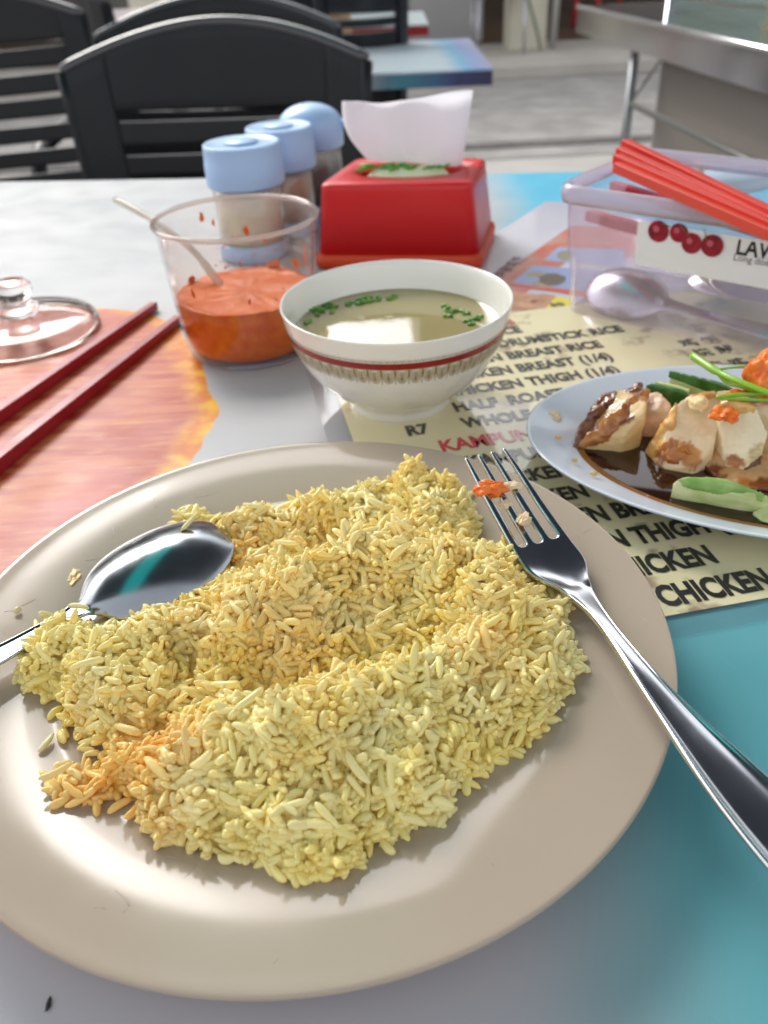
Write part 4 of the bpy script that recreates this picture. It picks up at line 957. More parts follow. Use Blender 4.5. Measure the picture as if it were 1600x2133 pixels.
o = lathe('blue_lid', [(0, .010), (.03, .010), (.034, .006), (.034, 0), (0, 0)], mat('pale_cyan_plastic', (.45, .62, .70), .35), None, tuple(pt(1510, 372, .055).xy)+(.052,), 40); tag(o, 'pale blue round cover at the back of the plastic box', 'lid')

# ================================================================== CHICKEN DISH
DC = Vector((.192, .3265, 0)); da = R(-14)
M_dish = mat('pale_blue_melamine', (.63, .68, .76), .10, coat=.3, rvary=.06, vscale=15, bump=.03, bscale=150, bdist=.0003)
dprof = [(0, .0052), (.05, .0052), (.066, .0056), (.074, .0075), (.080, .0105), (.090, .0140), (.0975, .0168), (.0998, .0176), (.1005, .0172), (.1003, .0160), (.096, .0146), (.084, .0104), (.076, .0060), (.070, .0036), (.062, .0030), (.060, .0006), (.057, .0006), (.055, .003), (0, .003)]
dprof = [(r*1.22, z) for r, z in dprof]
o = lathe('oval_dish', dprof, M_dish, None, DC, 128, 1, .665, da); mod(o, 'SUBSURF', levels=1, render_levels=1)
tag(o, 'pale blue oval dish of sliced chicken in soy sauce', 'dish')
M_soy = mat('soy_sauce', (.022, .006, .002), .03, spec=.6, coat=.2)
nt = M_soy.node_tree; b = nt.nodes['Principled BSDF']
o = lathe('soy_sauce', [(0, .0104), (.060, .0104), (.0945, .0104), (.0975, .0102), (.088, .0070), (.03, .0062), (0, .0062)], M_soy, None, DC, 96, 1, .665, da)
tag(o, 'dark brown soy sauce pooled in the oval dish', 'sauce')
o2 = lathe('soy_edge', [(.0950, .01045), (.0972, .0106), (.0985, .0107)], mat('soy_thin', (.22, .09, .02), .05), o, DC, 96, 1, .665, da)
def chunk(name, pts, m, label=None, cat=None, group=None, zb=.0075, seed=0, rough=.0011, parent=None, vox=.0008, paint=None, base=None, ns=70):
    bm = bmesh.new()
    for (px, py, z) in pts:
        q = pt(px, py, z); bm.verts.new(q); bm.verts.new((q.x, q.y, min(z-.004, zb)))
    bmesh.ops.convex_hull(bm, input=bm.verts); 
    lo = [v for v in bm.verts if not v.link_faces]
    for v in lo: bm.verts.remove(v)
    bmesh.ops.recalc_face_normals(bm, faces=bm.faces)
    me = bpy.data.meshes.new(name); bm.to_mesh(me); bm.free()
    tmp = bpy.data.objects.new('tmp', me); COL.objects.link(tmp); mod(tmp, 'BEVEL', width=.0005, segments=2, limit_method='ANGLE'); mod(tmp, 'REMESH', mode='VOXEL', voxel_size=vox); mod(tmp, 'SMOOTH', factor=.5, iterations=2)
    me2 = bpy.data.meshes.new_from_object(tmp.evaluated_get(bpy.context.evaluated_depsgraph_get())); bpy.data.objects.remove(tmp)
    nrm = [v.normal.copy() for v in me2.vertices]
    for v, n_ in zip(me2.vertices, nrm):
        c = v.co; v.co = c+n_*(rough*noise.noise(c*ns+Vector((seed, 0, 0)))+rough*.5*noise.noise(c*ns*3+Vector((seed, 5, 0)))+rough*.25*noise.noise(c*ns*9))
    if base:
        b1, b2 = (np.array(c) for c in base); cols = np.ones((len(me2.vertices), 4))
        for i, v in enumerate(me2.vertices):
            c = v.co; n1 = min(1, max(0, .5+1.1*noise.noise(c*110+Vector((seed, 1, 2)))+.7*noise.noise(Vector((c.x*300, c.y*300, c.z*900))))); k = b1*(1-n1)+b2*n1
            for (px, py, z, rad, pc_) in (paint or []):
                q = pt(px, py, z); dd = (c-q).length/rad+.55*noise.noise(c*260+Vector((seed, 7, 0)))+.3*noise.noise(c*700)
                w = min(1, max(0, (1.15-dd)/.35)); k = k*(1-w)+np.array(pc_)*(.75+.5*n1)*w
            cols[i, :3] = k
        at = me2.color_attributes.new('Col', 'FLOAT_COLOR', 'POINT'); at.data.foreach_set('color', cols.astype(np.float32).ravel())
    me2.materials.clear(); o = finish(name, me2, m, parent)
    if label: tag(o, label, cat, group)
    return o
def meat(name, a, b_, f, sc, c3=None):
    m = mat(name, a, .33, sss=.35, ssss=.003, sssr=(1, .5, .3), vary=f, vcol=b_, vscale=sc, bump=.35, bscale=420, bdist=.0007, stretch=(1, 1, 1.6), coat=.15); return m
MB_ = meat('poached_breast', (.78, .57, .33), (.70, .40, .15), .6, 50); MC_ = meat('white_breast', (.76, .62, .40), (.70, .52, .30), .5, 45); MD = meat('brown_meat', (.52, .30, .13), (.30, .14, .05), .8, 80)
M_skin = mat('glazed_skin', (.10, .028, .014), .14, coat=.5, vary=.7, vcol=(.28, .10, .03), vscale=160, bump=.5, bscale=260, bdist=.0012)
g_ = 'chicken slices on the oval dish'
M_meat = attr_mat('chicken_meat', .30, sss=.3, ssss=.002, sssr=(1, .55, .3), bump=.5, bscale=500, coat=.25); BR = (.20, .055, .014); OR_ = (.50, .17, .025); AM = (.42, .15, .03)
chunk('chicken_slice', [(1196, 922, .013), (1222, 868, .020), (1262, 820, .027), (1330, 800, .030), (1352, 812, .031), (1345, 860, .029), (1300, 905, .020), (1235, 925, .012)], M_meat, base=((.72, .52, .26), (.62, .40, .16)), paint=[(1330, 808, .031, .005, BR), (1350, 830, .030, .004, OR_), (1300, 870, .026, .004, BR), (1270, 885, .021, .004, AM), (1235, 905, .017, .005, BR), (1205, 915, .013, .005, BR)], rough=.0008, label='browned chicken slice with dark glazed skin at the left end of the dish', cat='chicken', group=g_, seed=1)
sk = chunk('glazed_skin', [(1193, 925, .013), (1210, 876, .022), (1256, 818, .0275), (1338, 797, .031), (1336, 806, .031), (1270, 832, .0275), (1228, 882, .020), (1212, 918, .014)], M_skin, None, None, seed=2, rough=.0016, ns=120, parent=bpy.data.objects['chicken_slice'])
chunk('glaze_strip', [(1292, 842, .0295), (1345, 805, .032), (1356, 812, .0315), (1310, 868, .0265), (1268, 905, .019), (1215, 922, .0155), (1220, 905, .0185), (1290, 862, .0265)], mat('amber_glaze', (.30, .085, .016), .12, coat=.6, vary=.8, vcol=(.55, .24, .06), vscale=160, bump=.5, bscale=300, bdist=.001), None, None, seed=3, rough=.0014, zb=.02, ns=150, parent=bpy.data.objects['chicken_slice'])
chunk('chicken_slice', [(1350, 815, .026), (1372, 812, .027), (1402, 842, .026), (1396, 868, .022), (1360, 885, .016), (1330, 880, .018)], mat('pink_meat', (.66, .42, .26), .35, sss=.4, ssss=.003, bump=.3, bscale=400, bdist=.0006), 'small pinkish chicken slice tucked beside the browned one', 'chicken', g_, seed=4)
chunk('chicken_slice', [(1412, 838, .036), (1440, 820, .038), (1490, 815, .036), (1506, 850, .033), (1490, 920, .024), (1445, 978, .013), (1372, 968, .012), (1345, 935, .012), (1395, 880, .028)], M_meat, base=((.84, .66, .43), (.80, .58, .34)), paint=[(1408, 850, .036, .004, (.80, .46, .16)), (1370, 930, .015, .008, (.74, .42, .13)), (1420, 940, .020, .006, OR_), (1400, 925, .022, .004, AM), (1440, 955, .017, .005, (.50, .19, .04)), (1385, 960, .012, .005, BR)], label='pale chicken slice with orange sauce in the middle of the dish', cat='chicken', group=g_, seed=5, rough=.0006)
pb = [o for o in bpy.data.objects if o.name.startswith('chicken_slice')][-1]
chunk('sauce_coat', [(1360, 935, .0160), (1395, 912, .0240), (1436, 925, .0230), (1446, 950, .0180), (1390, 958, .0150)], mat('orange_glaze', (.55, .20, .03), .15, sss=.3, ssss=.002, coat=.5, vary=.8, vcol=(.30, .08, .015), vscale=180, bump=.6, bscale=400, bdist=.001), None, None, seed=6, rough=.0018, ns=180, parent=pb)
chunk('chicken_slice', [(1460, 955, .014), (1475, 915, .019), (1530, 920, .019), (1650, 960, .016), (1650, 1020, .012), (1560, 1015, .0115), (1490, 990, .0115)], M_meat, base=((.60, .38, .20), (.50, .28, .12)), paint=[(1480, 985, .0115, .006, BR), (1560, 1010, .012, .005, AM), (1600, 1015, .012, .006, BR)], label='brown chicken slice lying flat in the soy sauce beneath the white one', cat='chicken', group=g_, seed=7)
chunk('chicken_slice', [(1492, 842, .037), (1520, 828, .040), (1575, 845, .039), (1602, 900, .030), (1588, 945, .021), (1550, 975, .015), (1512, 972, .014), (1500, 905, .024)], M_meat, base=((.86, .74, .52), (.80, .67, .43)), paint=[(1510, 868, .038, .0040, (.72, .20, .02)), (1530, 965, .015, .004, AM), (1580, 950, .019, .005, (.60, .46, .22))], label='thick white chicken breast slice dotted with chilli', cat='chicken', group=g_, seed=8, rough=.0009)
chunk('chicken_slice', [(1560, 842, .037), (1600, 830, .038), (1680, 850, .038), (1680, 930, .024), (1620, 935, .020), (1590, 885, .029)], MC_, 'white chicken slice at the right edge of the picture', 'chicken', g_, seed=9)
chunk('chicken_slice', [(1470, 825, .033), (1500, 812, .035), (1560, 806, .036), (1560, 830, .035), (1500, 850, .032)], MB_, 'pinkish chicken slice showing behind the two white slices', 'chicken', g_, seed=10, rough=.0012)
paste('garlic', 1455, 842, .0395, .0048, 'pale soft garlic clove resting on the middle chicken slice', 'garlic', 3, 1.0, 1.0, .7, mat('cooked_garlic', (.78, .58, .28), .2, sss=.5, ssss=.004, coat=.3), .25)
paste('chilli_dab', 1508, 862, .0390, .0046, 'orange chilli dab on the white chicken breast slice', 'chilli paste', 5, 1.1, 1.1, .42, None, .8)
paste('chilli_dab', 1540, 818, .0420, .0028, 'small chilli dab under the coriander stem', 'chilli paste', 9, 1.6, .8, .5, None, .8)
paste('chilli_mound', 1612, 782, .048, .0112, 'big orange chilli mound at the right edge of the chicken dish', 'chilli paste', 7, 1, 1, .95, None, .35)
paste('chilli_dab', 1597, 818, .0430, .0040, 'orange chilli dab hanging below the big chilli mound', 'chilli paste', 11, 1, 1, .8, None, .7)
fat = mat('fatty_skin', (.78, .48, .16), .18, sss=.3, ssss=.002, coat=.5, vary=.7, vcol=(.60, .24, .05), vscale=170, bump=.5, bscale=300, bdist=.001)
chunk('skin_edge', [(1404, 836, .0362), (1414, 833, .0368), (1408, 880, .0300), (1360, 934, .0150), (1346, 938, .0128), (1388, 880, .0285)], fat, seed=41, rough=.0010, zb=.012, ns=150, parent=pb)
chunk('skin_edge', [(1440, 818, .0388), (1492, 812, .0370), (1494, 820, .0372), (1444, 826, .0390)], fat, seed=42, rough=.0010, zb=.034, ns=150, parent=pb)
pcs = [o for o in bpy.data.objects if o.name.startswith('chicken_slice') and 'thick white' in o.get('label', '')][0]
chunk('skin_edge', [(1493, 838, .0375), (1522, 823, .0408), (1578, 841, .0395), (1576, 848, .0395), (1522, 831, .0408), (1498, 845, .0378)], fat, seed=43, rough=.0008, zb=.035, ns=150, parent=pcs)
chunk('skin_edge', [(1512, 975, .0135), (1550, 979, .0145), (1590, 948, .0205), (1586, 941, .0215), (1549, 971, .0155), (1514, 968, .0145)], M_skin, seed=44, rough=.0010, zb=.010, ns=150, parent=pcs)
# cucumber
M_cuc = mat('cucumber_flesh', (.42, .50, .17), .2, sss=.3, ssss=.002, coat=.3, vary=.9, vcol=(.66, .68, .38), vscale=70, stretch=(1, 1, 3), bump=.2, bscale=300); M_cskin = mat('cucumber_skin', (.025, .10, .015), .2, coat=.3, vary=.6, vcol=(.08, .22, .04), vscale=120)
M_clight = mat('cucumber_light_skin', (.13, .30, .04), .2, coat=.3, vary=.8, vcol=(.40, .54, .18), vscale=70)
g2 = 'cucumber slices on the oval dish'
c1 = chunk('cucumber_slice', [(1404, 1000, .0195), (1430, 992, .0215), (1510, 998, .0225), (1600, 1030, .020), (1615, 1052, .014), (1540, 1060, .011), (1430, 1040, .011), (1402, 1022, .012)], M_cuc, 'pale green cucumber wedge lying in the soy sauce at the front of the dish', 'cucumber', g2, seed=21, rough=.0004, vox=.0009)
chunk('peel', [(1406, 998, .0200), (1430, 989, .0222), (1512, 995, .0232), (1602, 1028, .0207), (1606, 1036, .019), (1512, 1006, .0222), (1430, 999, .021)], M_clight, None, None, seed=22, rough=.0003, parent=c1, zb=.019, vox=.0008)
c2 = chunk('cucumber_slice', [(1395, 771, .030), (1412, 776, .030), (1500, 798, .033), (1530, 812, .033), (1520, 824, .028), (1470, 818, .026), (1420, 800, .026), (1405, 785, .026)], M_cuc, 'pointed pale cucumber slice at the back of the dish below the stem', 'cucumber', g2, seed=23, rough=.0003, zb=.020, vox=.0008)
chunk('peel', [(1392, 770, .0305), (1400, 771, .031), (1500, 794, .0345), (1530, 809, .0345), (1528, 812, .033), (1498, 799, .0325), (1404, 776, .029)], M_cskin, None, None, seed=24, rough=.0002, zb=.028, parent=c2, vox=.0007)
c3 = chunk('cucumber_slice', [(1345, 800, .024), (1360, 795, .025), (1420, 808, .027), (1440, 822, .026), (1432, 845, .018), (1390, 845, .014), (1352, 815, .018)], M_cskin, 'dark green skinned cucumber slice behind the chicken', 'cucumber', g2, seed=25, rough=.0005, vox=.0009)
chunk('flesh', [(1362, 793, .0255), (1372, 792, .0255), (1440, 808, .0275), (1438, 814, .027)], M_cuc, None, None, seed=26, rough=.0003, zb=.023, parent=c3, vox=.0007)
chunk('cucumber_slice', [(1568, 1065, .012), (1590, 1050, .014), (1640, 1050, .015), (1650, 1090, .012), (1590, 1085, .011)], M_cuc, 'small cucumber end at the right front edge of the dish', 'cucumber', g2, seed=27, rough=.0004, vox=.0009)
# coriander
M_stem = mat('coriander_stem', (.24, .46, .03), .25, coat=.2, sss=.2, ssss=.002)
M_leaf = mat('coriander_leaf', (.04, .16, .02), .4)
co = empty('coriander_sprig', pt(1500, 790, .045), 'bright green coriander sprig laid across the chicken', 'coriander')
tube('stem', catmull([pt(1442, 740, .046), pt(1490, 772, .046), pt(1540, 795, .047), (pt(1610, 822, .047))], 5), [.0019]*6+[.0015]*10, M_stem, co, 8)
tube('stem', catmull([pt(1494, 770, .0462), pt(1530, 765, .048), pt(1580, 764, .049)], 4), .0007, M_stem, co, 6)
tube('stem', catmull([pt(1497, 778, .0455), pt(1515, 797, .043), pt(1545, 805, .044), pt(1570, 812, .045)], 4), [.0011]*13, M_stem, co, 6)
tube('stem', catmull([pt(1492, 828, .0415), pt(1540, 822, .043), pt(1640, 820, .044)], 4), [.0010]*9, M_stem, co, 8)
tube('stem', catmull([pt(1500, 830, .0410), pt(1560, 832, .042), pt(1650, 836, .042)], 4), [.0008]*9, M_stem, co, 8)
for i, (px, py) in enumerate([(1575, 772), (1572, 786), (1578, 796)]):
    q = pt(px, py, .046); vs_ = [(q.x+.003*math.cos(a)*(1+.5*math.sin(5*a)), q.y+.003*math.sin(a)*(1+.5*math.sin(5*a)), q.z+.0015*math.cos(a*2)) for a in np.linspace(0, 5.8, 12)]
    o = pyd('leaf', vs_+[q], [(k, (k+1) % 12, 12) for k in range(12)], M_leaf, co); mod(o, 'SOLIDIFY', thickness=.0003)
for i, (px, py, z, r_, lab) in enumerate([(1150, 862, .0145, .0024, 'cluster of rice crumbs on the left rim of the oval dish'), (1160, 872, .0140, .0020, 'rice crumb just below the cluster on the oval dish rim'), (1186, 838, .013, .0007, 'tiny white speck on the back rim of the oval dish'), (1098, 906, .0168, .0007, 'tiny orange speck on the left edge of the oval dish'),
        (1163, 911, .0155, .0013, 'amber oily crumb on the left rim of the oval dish'), (1198, 958, .0150, .0011, 'amber oily crumb on the lower left rim of the oval dish'), (1237, 986, .0148, .0012, 'amber oily crumb on the front rim of the oval dish')]):
    paste('crumb', px, py, z, r_, lab, 'crumb', 30+i, 1.2, 1, .5, M_crumb if i < 3 else mat('amber_crumb', (.65, .42, .15), .25), .7)['group'] = 'crumbs on the oval dish rim'
# speck on the table
o = paste('table_speck', 101, 2092, .0004, .0011, 'small black speck on the table below the plate', 'speck', 2, .5, 1.5, .15, M_black, .5)

# ================================================================== CHAIRS
M_rimpl = mat('highlight_black_rim', (.05, .05, .055), .22, coat=.6)  # paler, glossier black stands in for the highlight along the top rim
def chair(name, loc, rz, slots, label, w=.46, top=.13, corner=.085, zbot=-.30, band=.055, slot_span=(-.80, .80), slat_curve=.012, nU=44, arms=True):
    """black plastic armchair; loc is the middle of the backrest on the ground; slots: list of (z centre, half height)"""
    t = empty(name, (loc[0], loc[1], -.75), label, 'chair', 'black plastic chairs', rz)
    def P3(u, z, d=0):
        x = u*w/2*(1+.10*(z-corner)/.35 if z < corner else 1); y = .055*(u*u)*-1+.10*(z+.3)/.4*.35+d
        return Vector((x, y, z+.75))
    # slats between slots, each curved across
    zs_ = [None]; edges = []
    slots = sorted(slots, key=lambda s: -s[0])
    def arc(u): return corner+(top-corner)*math.cos(min(1, abs(u))*math.pi/2)**.9
    bounds = []; cur_top = 'arc'
    for (zc, hh) in slots: bounds.append((cur_top, zc+hh)); cur_top = zc-hh
    bounds.append((cur_top, zbot))
    ui = [slot_span[0]+(slot_span[1]-slot_span[0])*k/nU for k in range(nU+1)]
    for bi, (zt, zb_) in enumerate(bounds):
        bm = bmesh.new(); cols = []
        for u in ui:
            a = (arc(u) if zt == 'arc' else zt - slat_curve*(1-u*u)); b_ = zb_-slat_curve*(1-u*u)
            cols.append([bm.verts.new(P3(u, a+(b_-a)*k/6)) for k in range(7)])
        for A_, B_ in zip(cols[:-1], cols[1:]):
            for k in range(6): bm.faces.new([A_[k], A_[k+1], B_[k+1], B_[k]])
        o = bmo('slat' if bi else 'top_panel', bm, M_blackpl, t, True, False); mod(o, 'SOLIDIFY', thickness=.012, offset=0); mod(o, 'BEVEL', width=.003, segments=2, limit_method='ANGLE')
    for sg in (-1, 1):
        bm = bmesh.new(); cols = []
        for u in np.linspace(slot_span[1]-.001, 1.0, 6):
            u = u*sg; a = arc(u); cols.append([bm.verts.new(P3(u, a+(zbot-a)*k/14, .004)) for k in range(15)])
        for A_, B_ in zip(cols[:-1], cols[1:]):
            for k in range(14): bm.faces.new([A_[k], A_[k+1], B_[k+1], B_[k]])
        o = bmo('side_rail', bm, M_blackpl, t, True, False); mod(o, 'SOLIDIFY', thickness=.022, offset=0); mod(o, 'BEVEL', width=.004, segments=2, limit_method='ANGLE')
    M_r = M_rimpl
    rim_pts = [P3(u, arc(u)+.002) for u in np.linspace(-1, 1, 31)]
    tube('top_rim', rim_pts, .0085, M_rimpl, t, 10, True, False)
    rail = [P3(-1, z) for z in np.linspace(corner, zbot, 8)]; tube('edge_rim', rail, .009, M_blackpl, t, 8, True, False)
    rail = [P3(1, z) for z in np.linspace(corner, zbot, 8)]; tube('edge_rim', rail, .009, M_blackpl, t, 8, True, False)
    box('seat', (0, -.23, .435), (w*.98, .46, .035), M_blackpl, t, 0, .014, 3, True, None, False)
    for sx in (-1, 1):
        tube('leg', [(sx*w*.44, -.42, .43), (sx*w*.50, -.47, 0)], .019, M_blackpl, t, 10, True, False)
        tube('leg', [(sx*w*.44, -.02, .46), (sx*w*.50, .05, 0)], .019, M_blackpl, t, 10, True, False)
        if arms: tube('armrest', catmull([(sx*w*.5, .02, .70), (sx*w*.57, -.12, .685), (sx*w*.57, -.34, .665), (sx*w*.54, -.41, .60), (sx*w*.47, -.42, .44)], 4), .016, M_blackpl, t, 8, True, False)
    return t
chair('plastic_chair', (-.222, 1.42), R(-6), [(.010, .0075), (-.040, .0075), (-.085, .0075), (-.14, .0075)], 'black plastic chair facing the table right behind the seasoning jars', .47, .124, .072, slot_span=(-.74, .74), slat_curve=.010, arms=False)
chair('plastic_chair', (-.70, 1.60), R(14), [(.100, .0045), (.062, .0055), (.022, .004), (-.018, .0065), (-.058, .0065), (-.098, .0065), (-.150, .014), (-.20, .006)], 'black slatted plastic chair at the left edge of the picture', .47, .182, .132, slot_span=(-.84, .84), slat_curve=.010, arms=False)
chair('plastic_chair', (-.30, 2.02), R(-4), [(-.01, .008), (-.06, .008), (-.11, .008)], 'black chair hidden behind the nearest chair, only its arched top showing', .52, .132, .07)
chair('plastic_chair', (.01, 2.35), R(180+2), [(.068, .006), (.038, .006), (-.03, .006), (-.09, .006)], 'black chair beside the blue and white table with pale slots', .22, .16, .14, slat_curve=0)
chair('plastic_chair', (-.66, 2.25), R(120), [(.055, .009), (0, .008), (-.05, .008)], 'black chair seen edge on between two nearer chairs', .45, .19, .13)

# ================================================================== OTHER TABLES
def side_table(pts, zt, m_top, m_edge, label, th=.026):
    t = empty('street_table', (sum(p[0] for p in pts)/4, sum(p[1] for p in pts)/4, -.75), label, 'table')
    ngon_sheet('tabletop', pts, zt, m_top, t, .004); ngon_sheet('table_edge', [((p[0]-t.location.x)*.997+t.location.x, (p[1]-t.location.y)*.997+t.location.y) for p in pts], zt-.0045, m_edge, t, th)
    return t
def grad_x(name, stops, x0, x1, rough=.2):
    m = mat(name, (.5, .5, .5), rough, coat=.4); nt = m.node_tree; tc = nt.nodes.new('ShaderNodeTexCoord'); sp_ = nt.nodes.new('ShaderNodeSeparateXYZ'); r = nt.nodes.new('ShaderNodeMapRange'); cr_ = nt.nodes.new('ShaderNodeValToRGB')
    n_ = nt.nodes.new('ShaderNodeTexNoise'); n_.inputs['Scale'].default_value = 7; ma = nt.nodes.new('ShaderNodeMath'); ma.operation = 'MULTIPLY_ADD'; ma.inputs[1].default_value = .06
    nt.links.new(tc.outputs['Object'], sp_.inputs[0]); nt.links.new(tc.outputs['Object'], n_.inputs[0]); nt.links.new(n_.outputs[0], ma.inputs[0]); nt.links.new(sp_.outputs[0], ma.inputs[2]); nt.links.new(ma.outputs[0], r.inputs[0]); r.inputs[1].default_value = x0; r.inputs[2].default_value = x1; nt.links.new(r.outputs[0], cr_.inputs[0])
    el = cr_.color_ramp.elements; el[0].position = stops[0][0]; el[0].color = (*stops[0][1], 1); el[1].position = stops[-1][0]; el[1].color = (*stops[-1][1], 1)
    for p, c in stops[1:-1]: e_ = el.new(p); e_.color = (*c, 1)
    nt.links.new(cr_.outputs[0], nt.nodes['Principled BSDF'].inputs['Base Color']); return m
mt = grad_x('blue_print_top', [(0, (.66, .72, .75)), (.72, (.60, .72, .80)), (.80, (.25, .55, .78)), (.87, (.35, .45, .75)), (1, (.50, .50, .60))], -.1, .32)
me2_ = grad_x('blue_print_edge', [(0, (.30, .32, .36)), (.35, (.30, .33, .38)), (.5, (.02, .20, .28)), (.66, (.01, .10, .24)), (.74, (.01, .02, .14)), (1, (.008, .01, .045))], -.1, .32)
f0, f1_ = vpt(640, 140, 1.86), vpt(1027, 132, 1.86)
t2 = side_table([(-.30, 1.86), (.262, 1.82), (.285, 2.42), (-.28, 2.46)], .0, mt, me2_, 'blue and white printed table behind the tissue box')
box('leg', (.02, 2.1, -.39), (.05, .05, .70), M_legm, t2); box('foot', (.02, 2.1, -.735), (.4, .4, .03), M_legm, t2, 0, .006)
t3 = side_table([(-.2, 2.93), (.215, 2.90), (.235, 3.45), (-.2, 3.5)], .0, mat('pale_top', (.60, .70, .72), .2, coat=.4), mat('red_edge', (.42, .02, .02), .4), 'pale table with a dark red edge farther down the pavement')
box('leg', (.125, 3.15, -.39), (.05, .05, .70), mat('cream_leg', (.6, .5, .45), .5), t3); box('foot', (.125, 3.15, -.735), (.4, .4, .03), M_legm, t3, 0, .006)
t4 = side_table([(-.95, 2.75), (-.28, 2.72), (-.26, 3.4), (-.95, 3.45)], .055, mat('pinkish_top', (.42, .36, .38), .3, coat=.3), mat('pale_edge', (.6, .56, .6), .4), 'pinkish grey table behind the chairs on the left', .03)
box('leg', (-.6, 3.0, -.36), (.05, .05, .74), M_legm, t4); box('foot', (-.6, 3.0, -.735), (.4, .4, .03), M_legm, t4, 0, .006)

# ================================================================== SEATED PERSON BEHIND THE CHAIRS
pn = empty('person', (-.245, 2.75, -.75), 'person in dark clothes seated behind the nearest chair, bare forearm hanging', 'person')
M_skinp = mat('skin', (.50, .30, .18), .5, sss=.2, ssss=.01); M_cloth = mat('navy_cloth', (.012, .014, .022), .8, bump=.3, bscale=120, bdist=.003)
def skin_fig(name, verts, edges, radii, m, parent, root=0):
    me = bpy.data.meshes.new(name); me.from_pydata(verts, edges, []); o = finish(name, me, m, parent, False)
    s = mod(o, 'SKIN'); sk_ = me.skin_vertices[0].data
    for i, r_ in enumerate(radii): sk_[i].radius = (r_, r_) if not isinstance(r_, tuple) else r_
    sk_[root].use_root = True; s.use_smooth_shade = True; mod(o, 'SUBSURF', levels=1, render_levels=2); return o
px_, py_ = -.245, 2.75
V = [(px_, py_, -.27), (px_, py_, -.05), (px_, py_, .10), (px_, py_-.01, .20), (px_, py_-.02, .30), (px_, py_-.04, .42), (px_, py_-.05, .50),
     (px_-.17, py_, .18), (px_-.23, py_-.06, -.04), (px_-.20, py_-.28, -.02), (px_+.17, py_, .18), (px_+.185, py_-.02, .02), (px_+.175, py_-.06, -.20),
     (px_-.09, py_-.02, -.28), (px_-.11, py_-.42, -.27), (px_-.11, py_-.42, -.69), (px_-.11, py_-.55, -.72), (px_+.09, py_-.02, -.28), (px_+.11, py_-.42, -.27), (px_+.11, py_-.42, -.69), (px_+.11, py_-.55, -.72)]
Ed = [(0, 1), (1, 2), (2, 3), (3, 4), (4, 5), (5, 6), (3, 7), (7, 8), (8, 9), (3, 10), (10, 11), (11, 12), (0, 13), (13, 14), (14, 15), (15, 16), (0, 17), (17, 18), (18, 19), (19, 20)]
Rr = [.13, .12, .13, .12, .055, .095, .07, .055, .042, .03, .055, .045, .034, .085, .06, .045, .04, .085, .06, .045, .04]
skin_fig('body', V, Ed, Rr, M_skinp, pn)
skin_fig('shirt', [V[0], V[1], V[2], V[3], V[7], V[10], (px_+.184, py_-.01, .07)], [(0, 1), (1, 2), (2, 3), (3, 4), (3, 5), (5, 6)], [.145, .135, .145, .13, .068, .068, .06], M_cloth, pn)
skin_fig('trousers', [V[0], V[13], V[14], (V[15][0], V[15][1], -.6), V[17], V[18], (V[19][0], V[19][1], -.6)], [(0, 1), (1, 2), (2, 3), (0, 4), (4, 5), (5, 6)], [.14, .10, .078, .065, .10, .078, .065], M_cloth, pn)
lathe('hair', [(0, .12)]+[(.098*math.sin(a), .02+.10*math.cos(a)) for a in np.linspace(.3, 1.7, 6)]+[(.085, -.03), (0, -.03)], mat('black_hair', (.01, .009, .008), .5), pn, (px_, py_-.02, .47), 28)
for sx in (-1, 1): lathe('eye', [(0, .010), (.007, .007), (.010, 0), (.007, -.007), (0, -.010)], mat('eye_white', (.7, .7, .7), .2), pn, (px_+sx*.032, py_-.135, .43), 12)
ns_ = skin_fig('hand', [(px_+.175, py_-.06, -.21), (px_+.172, py_-.07, -.27), (px_+.160, py_-.085, -.33), (px_+.170, py_-.09, -.345), (px_+.180, py_-.085, -.34), (px_+.188, py_-.075, -.325), (px_+.158, py_-.05, -.29)], [(0, 1), (1, 2), (1, 3), (1, 4), (1, 5), (0, 6)], [.026, .03, .008, .008, .008, .008, .009], M_skinp, pn)

# ================================================================== STEEL STALL ON THE RIGHT
sl = empty('food_stall', (1.1, 1.9, -.75), 'stainless steel food stall counter with glass case on the right', 'food stall')
M_ss = mat('stall_steel', (.80, .80, .83), .12, 1, rvary=.06, vscale=3)
ZS = .04
fA = Vector((.626, 2.706, 0)); fB = Vector((.688, 1.555, 0)); fd = (fB-fA).normalized(); fn_ = Vector((-fd.y, fd.x, 0)); fn_ = fn_ if fn_.x > 0 else -fn_
def sp3(u, v, z): p = fA+fd*u+fn_*v; return Vector((p.x, p.y, z))
LS = 2.0; WSs = .75
ngon_sheet('counter_top', [sp3(0, 0, 0), sp3(LS, 0, 0), sp3(LS, WSs, 0), sp3(0, WSs, 0)], ZS, M_ss, sl, .003)
for (a, b_) in (((0, 0), (LS, 0)), ((0, 0), (0, WSs))):
    p, q = sp3(*a, 0), sp3(*b_, 0); pyd('skirt', [Vector((p.x, p.y, ZS-.0032)), Vector((q.x, q.y, ZS-.0032)), Vector((q.x, q.y, ZS-.066)), Vector((p.x, p.y, ZS-.066))], [(0, 1, 2, 3)], M_ss, sl, False)
    mod(bpy.context.scene.objects[-1], 'SOLIDIFY', thickness=.002, offset=0)
tube('edge_light_line', [sp3(-.002, -.002, ZS-.002), sp3(LS, -.002, ZS-.002)], .0045, mat('bright_edge', (.9, .9, .92), .25, 1), sl, 8)  # bright bar added as the line of light on the counter edge
for (u, v) in ((.40, .04), (LS-.1, .04), (.06, WSs-.06), (LS-.1, WSs-.06)): tube('leg', [sp3(u, v, -.75), sp3(u, v, ZS-.02)], .012, mat('dull_steel', (.35, .36, .37), .35, .9), sl, 10)
tube('brace', [sp3(.40, .04, -.155), sp3(LS-.1, .04, -.155)], .008, mat('dull_steel_bar', (.20, .20, .19), .4, .8), sl, 8)
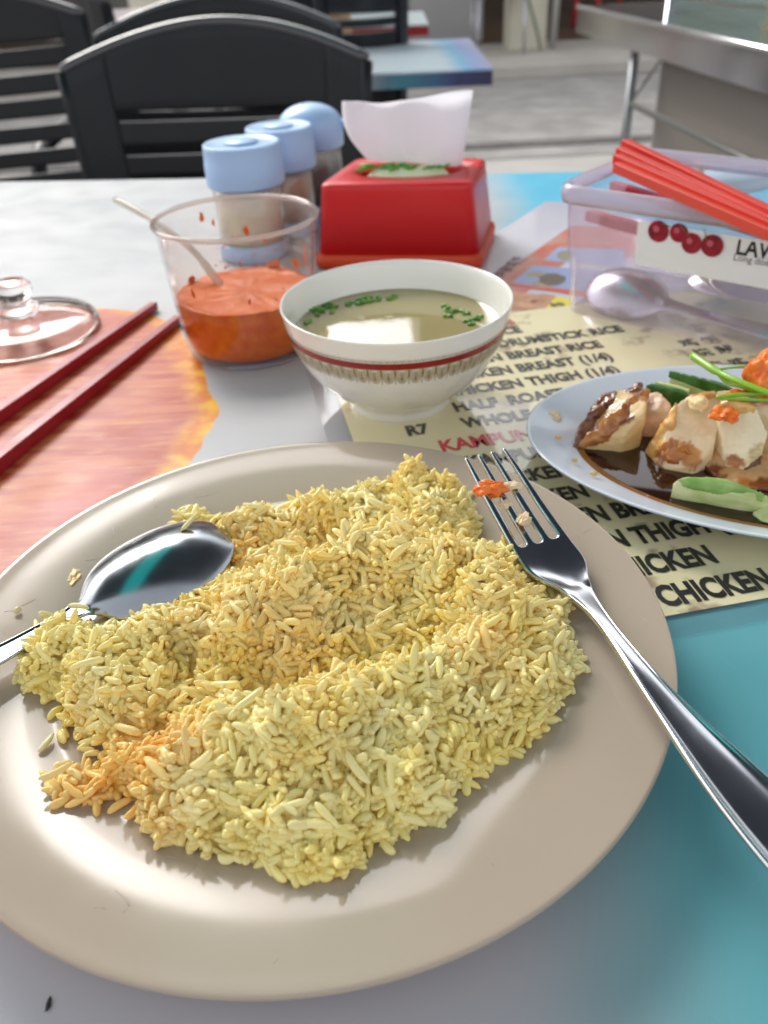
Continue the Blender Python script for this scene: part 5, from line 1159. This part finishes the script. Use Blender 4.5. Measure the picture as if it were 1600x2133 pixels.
tube('brace', [sp3(.40, .04, -.155), sp3(.05, .3, -.03)], .005, mat('thin_steel_bar', (.3, .3, .3), .4, .8), sl, 8)
o = pyd('side_panel', [sp3(.43, .10, -.70), sp3(LS, .10, -.70), sp3(LS, .10, ZS-.02), sp3(.43, .10, ZS-.02)], [(0, 1, 2, 3)], mat('brown_grey_panel', (.33, .29, .255), .45, vary=.5, vcol=(.28, .25, .23), vscale=2.5), sl, False); mod(o, 'SOLIDIFY', thickness=.01)
M_case = clear('case_glass', (.90, .97, .95), .03, .9, 1.5, .12, (.6, .72, .68))
o = pyd('case_pane', [sp3(.35, .14, ZS+.002), sp3(LS, .14, ZS+.002), sp3(LS, .14, ZS+.5), sp3(.35, .14, ZS+.5)], [(0, 1, 2, 3)], M_case, sl, False); mod(o, 'SOLIDIFY', thickness=.005)
o = pyd('case_pane', [sp3(.35, .145, ZS+.002), sp3(.35, .65, ZS+.002), sp3(.35, .65, ZS+.5), sp3(.35, .145, ZS+.5)], [(0, 1, 2, 3)], M_case, sl, False); mod(o, 'SOLIDIFY', thickness=.005)
tube('case_frame', [sp3(.34, .135, ZS), sp3(.34, .135, ZS+.5)], .009, M_ss, sl, 8); tube('case_frame', [sp3(.34, .135, ZS+.5), sp3(LS, .135, ZS+.5)], .009, M_ss, sl, 8)
for i, (u, v, s_, c, lab) in enumerate([(.62, .35, (.16, .12, .07), (.65, .42, .15), 'tan food tray inside the glass case near its far end'), (1.05, .40, (.2, .16, .06), (.35, .12, .05), 'reddish brown tray inside the glass case at the right'), (.85, .5, (.14, .14, .12), (.42, .5, .42), 'greenish tub inside the glass case')]):
    q = sp3(u, v, ZS+.003); bm = bmesh.new(); add_box(bm, (q.x, q.y, q.z+s_[2]/2), s_, .1, .012, 3)
    top_ = [f for f in bm.faces if f.normal.z > .9 and f.calc_area() > .004]; r_ = bmesh.ops.inset_region(bm, faces=top_, thickness=.008)
    for f in top_:
        for v_ in f.verts: v_.co.z -= .02
    o = bmo('food_tray', bm, mat('tray', c, .4, vary=.5, vscale=30), None, False); tag(o, lab, 'tray', 'trays in the stall case')
